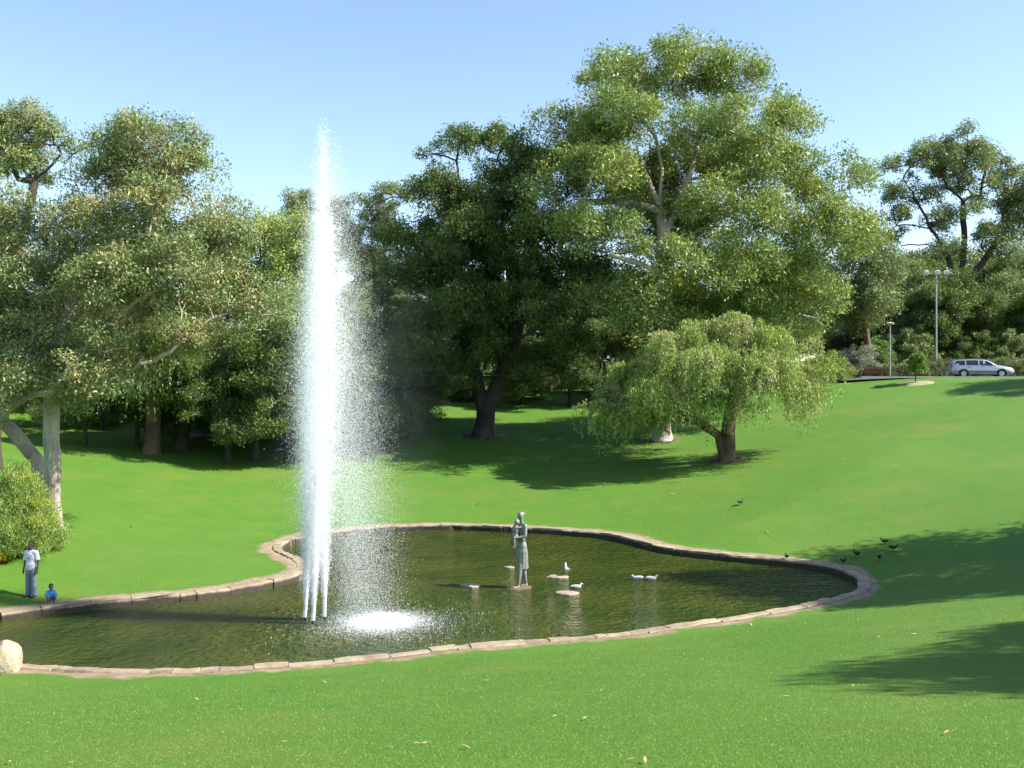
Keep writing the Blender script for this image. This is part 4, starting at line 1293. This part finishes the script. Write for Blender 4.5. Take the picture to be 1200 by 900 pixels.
for sg in (-1, 1):
    add_tube(bm, (sg * 0.17, 0.01, 1.425), (sg * 0.218, 0.025, 1.17), 0.075, 0.078, 14); add_ball(bm, (sg * 0.175, 0.01, 1.41), 0.076)
link('shirt', fused(bm, 'man_shirt', 0.012, 3), man, mat=M['shirt'])
for (c_, s_) in (((0.005, -0.1245, 1.245), (0.085, 0.006, 0.022)), ((0.075, -0.107, 1.325), (0.035, 0.006, 0.024))):
    bm = bmesh.new(); add_box(bm, c_, s_)
    link('shirt_print', bm_mesh(bm, 'shirt_print'), man, mat=M['print'])
bm = bmesh.new()
add_ball(bm, (0, 0.0, 0.92), (0.158, 0.115, 0.11), sub=3)
for sg in (-1, 1):
    add_limb(bm, (sg * 0.083, 0, 0.90), (sg * 0.10, -0.015, 0.50), 0.100, 0.080); add_tube(bm, (sg * 0.10, -0.015, 0.50), (sg * 0.108, 0.015, 0.045), 0.080, 0.085, 14)
link('trousers', fused(bm, 'man_trousers', 0.012, 3), man, mat=M['jeans'])
for sg in (-1, 1):
    bm = bmesh.new()
    add_limb(bm, (sg * 0.108, 0.05, 0.045), (sg * 0.125, -0.14, 0.035), 0.045, 0.04)
    for v in bm.verts: v.co.z = max(v.co.z, 0.0)
    link('shoe', bm_mesh(bm, 'shoe', True), man, mat=M['shoe'])
bm = bmesh.new()
add_ball(bm, (0, 0.015, 1.695), (0.088, 0.104, 0.090), sub=3); add_ball(bm, (0, 0.05, 1.65), (0.083, 0.075, 0.09), sub=3)
for v in bm.verts:
    if v.co.y < -0.062: v.co.y = -0.062
link('hair', fused(bm, 'man_hair', 0.012, 2), man, mat=M['hair'])

b = at(59, 707)
kid = empty('person', (b[0], b[1], b[2]), R(35))
tag(kid, 'small child in a bright blue top crouching beside the standing man', 'person')
bm = bmesh.new()
head(bm, (0, -0.05, 0.505), 0.80)
add_limb(bm, (0, -0.02, 0.44), (0, 0.0, 0.38), 0.035, 0.04); add_limb(bm, (-.075, 0, .36), (.075, 0, .36), .04, .04)
add_ball(bm, (0, 0.02, 0.28), (0.10, 0.075, 0.12), sub=3); add_ball(bm, (0, 0.06, 0.17), (0.10, 0.085, 0.085), sub=3)
for sg in (-1, 1):
    add_limb(bm, (sg * .06, .05, .16), (sg * .10, -.14, .24), .055, .042); add_limb(bm, (sg * .10, -.14, .24), (sg * .08, -.02, .06), .04, .028); add_limb(bm, (sg * .08, -.01, .03), (sg * .09, -.12, .025), .03, .024)
    add_limb(bm, (sg * .10, 0, .36), (sg * .15, -.05, .25), .030, .025); add_limb(bm, (sg * .15, -.05, .25), (sg * .11, -.17, .20), .024, .018)
    hand(bm, (sg * .11, -.17, .20), (-.1 * sg, -.5, -1), 0.55, sg)
link('body', fused(bm, 'child_body', 0.0085, 2, .4), kid, mat=M['lightskin'])
bm = bmesh.new()
add_limb(bm, (-.075, 0.005, .355), (.075, 0.005, .355), .054, .054); add_ball(bm, (0, .02, .28), (.118, .092, .13), sub=3); add_ball(bm, (0, .05, .18), (.12, .105, .09), sub=3)
for sg in (-1, 1): add_limb(bm, (sg * .10, 0, .355), (sg * .14, -.04, .27), .043, .04)
link('shirt', fused(bm, 'child_shirt', 0.010, 3), kid, mat=M['blue'])
bm = bmesh.new()
for sg in (-1, 1): add_limb(bm, (sg * .06, .05, .15), (sg * .10, -.145, .24), .066, .053)
add_ball(bm, (0, .06, .13), (.115, .10, .075), sub=3)
link('shorts', fused(bm, 'child_shorts', 0.010, 3), kid, mat=M['jeans'])
bm = bmesh.new()
add_ball(bm, (0, -.035, .548), (.071, .082, .07), sub=3); add_ball(bm, (0, -.005, .51), (.068, .06, .07), sub=3)
for v in bm.verts:
    if v.co.y < -0.10: v.co.y = -0.10
link('hair', fused(bm, 'child_hair', 0.010, 2), kid, mat=M['hair'])

# ------------------------------------------------------------------ birds
M['white_f'] = simple_mat('white_feather', (0.62, 0.61, 0.58), (0.45, 0.44, 0.42), 9, 0.8)
M['grey_f'] = simple_mat('grey_feather', (0.30, 0.31, 0.33), (0.2, 0.2, 0.22), 9, 0.8)
M['black_f'] = simple_mat('black_feather', (0.018, 0.018, 0.02), (0.01, 0.01, 0.012), 9, 0.6)
M['beak'] = simple_mat('orange_beak', (0.45, 0.18, 0.03), None, 9, 0.5)
def bird(name, label, loc, rz, s_, mat_b, mat_w, kind, group=None, nk=0.27):
    o = empty(name, loc, rz)
    bm = bmesh.new()
    h = {'swim': -0.05, 'stand': 0.10, 'sit': 0.0}[kind]
    add_ball(bm, (0, 0, (0.10 + h) * s_), (0.20 * s_, 0.10 * s_, 0.095 * s_), sub=3)
    add_limb(bm, (-0.15 * s_, 0, (0.12 + h) * s_), (-0.27 * s_, 0, (0.16 + h) * s_), 0.05 * s_, 0.02 * s_)
    add_limb(bm, (0.14 * s_, 0, (0.13 + h) * s_), (0.19 * s_, 0, (nk + h) * s_), 0.055 * s_, 0.038 * s_)
    add_ball(bm, (0.21 * s_, 0, (nk + 0.03 + h) * s_), (0.058 * s_, 0.045 * s_, 0.048 * s_), sub=2)
    link('body', fused(bm, name + '_body', 0.014 * s_, 2), o, mat=mat_b)
    bm = bmesh.new()
    add_tube(bm, (0.255 * s_, 0, (nk + 0.025 + h) * s_), (0.33 * s_, 0, (nk + 0.013 + h) * s_), 0.02 * s_, 0.008 * s_, 8)
    link('beak', bm_mesh(bm, 'beak', True), o, mat=M['beak'])
    for sg in (-1, 1):
        bm = bmesh.new()
        add_ball(bm, (-0.05 * s_, sg * 0.085 * s_, (0.125 + h) * s_), (0.19 * s_, 0.03 * s_, 0.07 * s_), Matrix.Rotation(R(6), 3, 'Y'), 2)
        link('wing', bm_mesh(bm, 'wing', True), o, mat=mat_w)
        if kind == 'stand':
            bm = bmesh.new()
            add_tube(bm, (0.0, sg * 0.035 * s_, 0.0), (0.01 * s_, sg * 0.035 * s_, 0.12 * s_), 0.008 * s_, 0.010 * s_, 6); add_box(bm, (0.03 * s_, sg * 0.035 * s_, 0.006 * s_), (0.07 * s_, 0.04 * s_, 0.01 * s_))
            link('leg', bm_mesh(bm, 'leg'), o, mat=M['beak'])
    return tag(o, label, 'bird', group)
x, y = px_ground(664, 674, 0.05); bird('gull', 'white and grey gull standing on the flat stone right of the statue', (x, y, 0.05), R(100), 0.95, M['white_f'], M['grey_f'], 'stand')
x, y = px_ground(676, 690, 0.0); bird('gull', 'grey winged gull resting low on the water by a flat stone', (x, y, 0.02), R(20), 0.8, M['white_f'], M['grey_f'], 'swim', nk=0.19)
x, y = px_ground(747, 679, 0.0); bird('duck', 'white duck swimming with another, on the statue side of the pair', (x, y, 0), R(170), 0.85, M['white_f'], M['white_f'], 'swim', nk=0.17)
x, y = px_ground(764, 679.5, 0.0); bird('duck', 'white duck swimming with another, on the pond tip side of the pair', (x, y, 0), R(10), 0.85, M['white_f'], M['white_f'], 'swim', nk=0.17)
for (px, py, rz_, lab) in ((868, 592, 40, 'black bird alone on the sunny lawn beyond the pond'), (922, 657, 90, 'small black bird perched on the pond kerb')):
    b = at(px, py); bird('crow', lab, (b[0], b[1], b[2] + (0.04 if px > 900 else 0)), R(rz_), 0.8 if px < 900 else 0.6, M['black_f'], M['black_f'], 'stand', nk=0.2)
for k, (px, py) in enumerate(((989, 661), (1004, 653), (1037, 638), (1031, 657), (1047, 646))):
    b = at(px, py); bird('crow', 'black bird feeding on the shaded grass near the pond tip', b, R(40 + 70 * k), 0.72, M['black_f'], M['black_f'], 'stand', 'black birds in the shade', nk=0.2)

# ------------------------------------------------------------------ car
M['silver'] = simple_mat('silver_paint', (0.40, 0.42, 0.47), (0.37, 0.39, 0.44), 2, 0.28, metal=0.55, coat=0.8)
M['glass'] = simple_mat('tinted_glass', (0.015, 0.018, 0.022), None, 3, 0.06, spec=0.8)
M['tyre'] = simple_mat('tyre', (0.02, 0.02, 0.02), None, 9, 0.85)
M['rim'] = simple_mat('alloy', (0.5, 0.5, 0.52), None, 9, 0.35, metal=0.8)
M['black'] = simple_mat('black_trim', (0.02, 0.02, 0.022), None, 9, 0.6)
M['lamp_white'] = simple_mat('headlamp', (0.80, 0.82, 0.84), None, 9, 0.15)
M['lamp_red'] = simple_mat('tail_lamp', (0.45, 0.03, 0.02), None, 9, 0.25)
M['plate'] = simple_mat('number_plate', (0.75, 0.75, 0.70), None, 9, 0.5)
cy = 79.6
cx_ = (1147.5 - 600) / FPX * cy
car = empty('parked_car', (cx_, cy, ground_z(cx_, cy) + 0.025), R(-9))
tag(car, 'silver estate car with roof rails parked on the road', 'car')
# stations: x, z floor, z belt, z top, half width belt, half width top
ST = [(-2.40, .42, .80, .86, .74, .70), (-2.32, .30, .88, 1.02, .84, .74), (-2.22, .24, .92, 1.24, .86, .68), (-2.02, .22, .94, 1.40, .88, .64), (-1.5, .2, .95, 1.455, .89, .63), (-.6, .2, .94, 1.475, .895, .63),
      (.15, .2, .93, 1.45, .89, .62), (.55, .2, .925, 1.36, .885, .62), (.9, .2, .92, 1.17, .88, .64), (1.22, .2, .91, .985, .875, .70), (1.6, .2, .86, .93, .865, .68), (2.0, .22, .80, .86, .84, .64), (2.28, .26, .70, .76, .78, .56), (2.42, .36, .58, .62, .66, .46)]
bm = bmesh.new(); rows = []
for (x, zf, zb, zt, wb, wt) in ST:
    half = [(wb * .86, zf), (wb * .985, zf + .12), (wb, (zf + zb) / 2), (wb * .975, zb), (wt + .03, zt - .05), (wt * .9, zt), (wt * .45, zt + .018)]
    ring_ = [(x, -y_, z_) for (y_, z_) in half] + [(x, 0, zt + .024)] + [(x, y_, z_) for (y_, z_) in half[::-1]]
    rows.append([bm.verts.new(v) for v in ring_])
for A_, B_ in zip(rows[:-1], rows[1:]):
    for k in range(len(A_)):
        j = (k + 1) % len(A_)
        bm.faces.new((A_[k], A_[j], B_[j], B_[k]))
bm.faces.new(rows[0]); bm.faces.new(rows[-1])
link('body', bm_mesh(bm, 'car_body', True), car, mat=M['silver'])
def side_at(x):
    xs = [s_[0] for s_ in ST]
    g_ = lambda k: float(np.interp(x, xs, [s_[k] for s_ in ST]))
    return g_(2), g_(3), g_(4), g_(5)
def window(name, xa, xb, xa_t, xb_t, lo=0.10, hi=0.93):
    for sg in (-1, 1):
        bm = bmesh.new(); vv = []
        for off in (0.004, -0.03):
            for (x, f) in ((xa, lo), (xb, lo), (xb_t, hi), (xa_t, hi)):
                zb, zt, wb, wt = side_at(x)
                y0, z0, y1, z1 = wb * .975, zb, wt + .03, zt - .05
                vv.append(bm.verts.new((x, sg * (y0 + (y1 - y0) * f + off + 0.006), z0 + (z1 - z0) * f)))
        bm.faces.new(vv[:4]); bm.faces.new(vv[4:])
        for k in range(4): bm.faces.new((vv[k], vv[(k + 1) % 4], vv[4 + (k + 1) % 4], vv[4 + k]))
        link(name, bm_mesh(bm, name), car, mat=M['glass'])
window('side_window', -2.14, -1.28, -1.92, -1.28); window('side_window', -1.18, -0.30, -1.18, -0.28); window('side_window', -0.20, 1.02, -0.18, 0.46)
def pane(name, pts, mat):
    bm = bmesh.new(); f1 = [bm.verts.new(q) for q in pts]; bm.faces.new(f1)
    ex = bmesh.ops.extrude_face_region(bm, geom=bm.faces[:]); 
    for v in [g_ for g_ in ex['geom'] if isinstance(g_, bmesh.types.BMVert)]: v.co.z += 0.006
    return link(name, bm_mesh(bm, name), car, mat=mat)
pane('windscreen', [(1.20, -.66, 1.012), (1.20, .66, 1.012), (.60, .56, 1.375), (.60, -.56, 1.375)], M['glass'])
for sg in (-1, 1):
    for wx in (-1.42, 1.42):
        w_ = empty('wheel', (wx, sg * 0.80, 0.315)); w_.parent = car
        bm = bmesh.new(); add_tube(bm, (0, -.1, 0), (0, .1, 0), .315, .315, 28); link('tyre', bm_mesh(bm, 'tyre'), w_, mat=M['tyre'])
        bm = bmesh.new(); add_tube(bm, (0, sg * .09, 0), (0, sg * .112, 0), .215, .20, 24)
        link('rim', bm_mesh(bm, 'rim'), w_, mat=M['rim'])
        bm = bmesh.new()
        for k in range(14):
            a0, a1 = math.pi * k / 14 - .12, math.pi * (k + 1) / 14 - .12
            q = [bm.verts.new((wx + rr * math.cos(a), sg * .905, .315 + rr * math.sin(a))) for (rr, a) in ((.33, a0), (.40, a0), (.40, a1), (.33, a1))]
            q2 = [bm.verts.new((v.co.x, sg * .84, v.co.z)) for v in q]
            bm.faces.new(q); bm.faces.new(q2)
            for j in range(4): bm.faces.new((q[j], q[(j + 1) % 4], q2[(j + 1) % 4], q2[j]))
        link('wheel_arch', bm_mesh(bm, 'wheel_arch'), car, mat=M['black'])
    bm = bmesh.new(); add_box(bm, (2.24, sg * .60, .66), (.26, .26, .13), Matrix.Rotation(R(-18 * -sg), 3, 'Z')); link('headlight', bm_mesh(bm, 'headlight'), car, mat=M['lamp_white'])
    bm = bmesh.new(); add_box(bm, (-2.31, sg * .79, .98), (.10, .13, .36)); link('tail_light', bm_mesh(bm, 'tail_light'), car, mat=M['lamp_red'])
    bm = bmesh.new(); add_ball(bm, (.72, sg * 1.0, 1.0), (.07, .12, .075), sub=2); link('mirror', bm_mesh(bm, 'mirror', True), car, mat=M['silver'])
    bm = bmesh.new(); add_limb(bm, (-1.9, sg * .58, 1.50), (.1, sg * .58, 1.52), .02, .02, 8)
    for q in (-1.9, -.9, .1): add_tube(bm, (q, sg * .58, 1.42), (q, sg * .58, 1.51), .022, .022, 8)
    link('roof_rail', bm_mesh(bm, 'roof_rail'), car, mat=M['black'])
    for q in (-.75, .25):
        bm = bmesh.new(); add_box(bm, (q - .25, sg * .90, .86), (.17, .02, .03)); link('door_handle', bm_mesh(bm, 'door_handle'), car, mat=M['black'])
    bm = bmesh.new(); add_box(bm, (0, sg * .895, .50), (3.0, .02, .05)); link('side_trim', bm_mesh(bm, 'side_trim'), car, mat=M['black'])
bm = bmesh.new(); add_box(bm, (2.36, 0, .50), (.10, 1.0, .12)); link('grille', bm_mesh(bm, 'grille'), car, mat=M['black'])
bm = bmesh.new(); add_box(bm, (2.425, 0, .40), (.02, .40, .11)); link('number_plate', bm_mesh(bm, 'number_plate'), car, mat=M['plate'])

# ------------------------------------------------------------------ lamp posts, bench
M['steel'] = simple_mat('galvanised_steel', (0.42, 0.44, 0.46), (0.32, 0.34, 0.36), 4, 0.45, metal=0.5)
M['cream'] = simple_mat('cream_lamp', (0.70, 0.66, 0.52), None, 5, 0.5)
D = 88; x = (1097 - 600) / FPX * D
zt = EYE + (HOR - 320) / FPX * D
lp = empty('lamp_post', (x, D, ground_z(x, D)))
zt -= ground_z(x, D)
bm = bmesh.new(); add_tube(bm, (0, 0, -.2), (0, 0, zt), .10, .065, 12); link('pole', bm_mesh(bm, 'pole'), lp, mat=M['steel'])
bm = bmesh.new(); add_tube(bm, (-.8, 0, zt - .05), (.9, 0, zt - .05), .04, .04, 8); link('crossbar', bm_mesh(bm, 'crossbar'), lp, mat=M['steel'])
for q, yy in ((-.82, .1), (.08, -.12), (.88, -.12)):
    bm = bmesh.new(); add_box(bm, (q, yy, zt + .05), (.40, .34, .36), Matrix.Rotation(R(14), 3, 'X')); bmesh.ops.bevel(bm, geom=bm.edges[:], offset=.05, segments=2, affect='EDGES')
    link('floodlight', bm_mesh(bm, 'floodlight'), lp, mat=M['lamp_white'])
tag(lp, 'tall steel pole with three box floodlights on a crossbar', 'lamp post')
D = 83.5; x = (1043 - 600) / FPX * D
zt = EYE + (HOR - 380) / FPX * D - ground_z(x, D)
lp = empty('lamp_post', (x, D, ground_z(x, D)))
bm = bmesh.new(); add_tube(bm, (0, 0, -.2), (0, 0, zt), .07, .05, 12); link('pole', bm_mesh(bm, 'pole'), lp, mat=M['steel'])
bm = bmesh.new(); add_tube(bm, (0, 0, zt), (0, 0, zt + .12), .30, .34, 20); add_tube(bm, (0, 0, zt + .12), (0, 0, zt + .18), .36, .12, 20); link('lamp_head', bm_mesh(bm, 'lamp_head'), lp, mat=M['cream'])
tag(lp, 'short slim lamp post with a flat round cream head', 'lamp post')
M['wood'] = simple_mat('red_brown_wood', (0.22, 0.085, 0.05), (0.13, 0.05, 0.03), 6, 0.7, bump=.01)
D = 84.5; x = (1022 - 600) / FPX * D
bn = empty('park_bench', (x, D, ground_z(x, D)), R(180 - 4))
for k in range(5):
    bm = bmesh.new(); add_box(bm, (0, .28 + .035 * k, .42 + .105 * k), (1.42 + .05 * k, .035, .092)); link('back_slat', bm_mesh(bm, 'back_slat'), bn, mat=M['wood'])
for k in range(4):
    bm = bmesh.new(); add_box(bm, (0, -.2 + .115 * k, .42), (1.46, .10, .04)); link('seat_slat', bm_mesh(bm, 'seat_slat'), bn, mat=M['wood'])
for sg in (-1, 1):
    for yy in (-.18, .24):
        bm = bmesh.new(); add_box(bm, (sg * .62, yy, .18), (.08, .08, .44)); link('leg', bm_mesh(bm, 'leg'), bn, mat=M['wood'])
    bm = bmesh.new(); add_box(bm, (sg * .78, .02, .62), (.07, .50, .05)); add_box(bm, (sg * .78, -.18, .42), (.05, .05, .38)); link('armrest', bm_mesh(bm, 'armrest'), bn, mat=M['wood'])
tag(bn, 'red brown wooden slatted bench seen from behind beside the lamp post', 'bench')

# ------------------------------------------------------------------ grass blades in the foreground, fallen leaves
m, nt, nd, lk, p = new_mat('grass_blade')
a1 = nd.new('ShaderNodeAttribute'); a1.attribute_name = 'tint'
r1 = ramp_node(nt, a1.outputs['Fac'], [(0.0, (0.100, 0.215, 0.016)), (0.55, (0.165, 0.305, 0.032)), (1.0, (0.32, 0.46, 0.10))])
lk.new(r1.outputs['Color'], p.inputs['Base Color']); p.inputs['Roughness'].default_value = 0.55
p.inputs['Specular IOR Level'].default_value = 0.3
tl = nd.new('ShaderNodeBsdfTranslucent'); lk.new(r1.outputs['Color'], tl.inputs['Color'])
mx = nd.new('ShaderNodeMixShader'); mx.inputs[0].default_value = 0.3
lk.new(p.outputs[0], mx.inputs[1]); lk.new(tl.outputs[0], mx.inputs[2]); lk.new(mx.outputs[0], nd['Material Output'].inputs['Surface'])
M['blade'] = m
NB = 260000
D = 1.0 / (1 / 7.5 - rng.random(NB) * (1 / 7.5 - 1 / 34.0))
X = (rng.random(NB) * 1.40 - 0.70) * D
sd_ = pond_dist(X, D)
ok = sd_ > 1.25 + 0.25 * rng.random(NB)
X, D, sd_ = X[ok], D[ok], sd_[ok]
Z = height_from(sd_, X, D)
NB = len(X)
hgt = rng.uniform(0.007, 0.017, NB) * (1 + 0.03 * D)
wid = rng.uniform(0.0022, 0.0045, NB) * (0.5 + D / 14)
an = rng.random(NB) * 2 * np.pi
le = rng.normal(size=(NB, 2)) * 0.7
base_ = np.stack([X, D, Z - 0.004], -1)
s_ = np.stack([np.cos(an) * wid, np.sin(an) * wid, np.zeros(NB)], -1)
tipv = base_ + np.stack([le[:, 0] * hgt, le[:, 1] * hgt, hgt], -1)
V = np.stack([base_ - s_, base_ + s_, tipv], 1).reshape(-1, 3)
tint = np.clip(0.60 + 0.15 * rng.normal(size=NB), 0, 1)
go = link('grass', np_mesh('grass', V, np.arange(len(V)).reshape(-1, 3), attrs={'tint': np.repeat(tint, 3)}), mat=M['blade'])
tag(go, 'short mown grass blades on the near slope', 'grass', kind='stuff')

M['dry_leaf'] = simple_mat('dry_leaf', (0.55, 0.42, 0.24), (0.30, 0.19, 0.09), 9, 0.7)
bm = bmesh.new()
outl = [(-.09, 0), (-.05, .018), (0, .024), (.05, .016), (.10, 0), (.05, -.016), (0, -.024), (-.05, -.018)]
up_ = [bm.verts.new((x, y, .012 + 0.05 * abs(y) / .024 * .5 + 1.8 * x * x)) for x, y in outl]
dn_ = [bm.verts.new((x, y, .009 + 0.05 * abs(y) / .024 * .5 + 1.8 * x * x)) for x, y in outl]
bm.faces.new(up_); bm.faces.new(dn_)
for k in range(8): bm.faces.new((up_[k], up_[(k + 1) % 8], dn_[(k + 1) % 8], dn_[k]))
leaf_me = bm_mesh(bm, 'fallen_leaf'); leaf_me.materials.append(M['dry_leaf'])
spots = [(650, 843), (664, 844), (686, 845), (455, 878), (458, 880), (488, 875), (497, 874), (545, 880), (83, 897), (10, 897), (333, 873), (367, 844), (380, 802), (756, 896), (740, 895), (764, 805), (824, 775), (1005, 720), (1006, 728), (1030, 748), (1072, 745), (1000, 806),
         (880, 734), (865, 735), (943, 732), (1170, 716), (922, 820), (150, 621), (154, 619), (890, 632), (900, 625), (815, 642), (1050, 552), (988, 540), (160, 578), (72, 632), (560, 592), (628, 568), (788, 580), (1120, 640), (570, 800), (230, 822), (1110, 862), (705, 812)]
rl = random.Random(12)
for (px, py) in spots:
    b = at(px, py, 6.0)
    o = link('fallen_leaf', leaf_me, loc=(b[0], b[1], b[2] + 0.02))
    sc_ = rl.uniform(0.38, 0.72) * (1 + max(0, b[1] - 14) / 26)
    o.scale = (sc_, sc_, sc_)
    o.rotation_euler = (rl.uniform(-.3, .3), rl.uniform(-.3, .3), rl.uniform(0, 6.28))
    tag(o, 'single dry tan leaf fallen on the green lawn', 'leaf', 'dry leaves on the lawn')
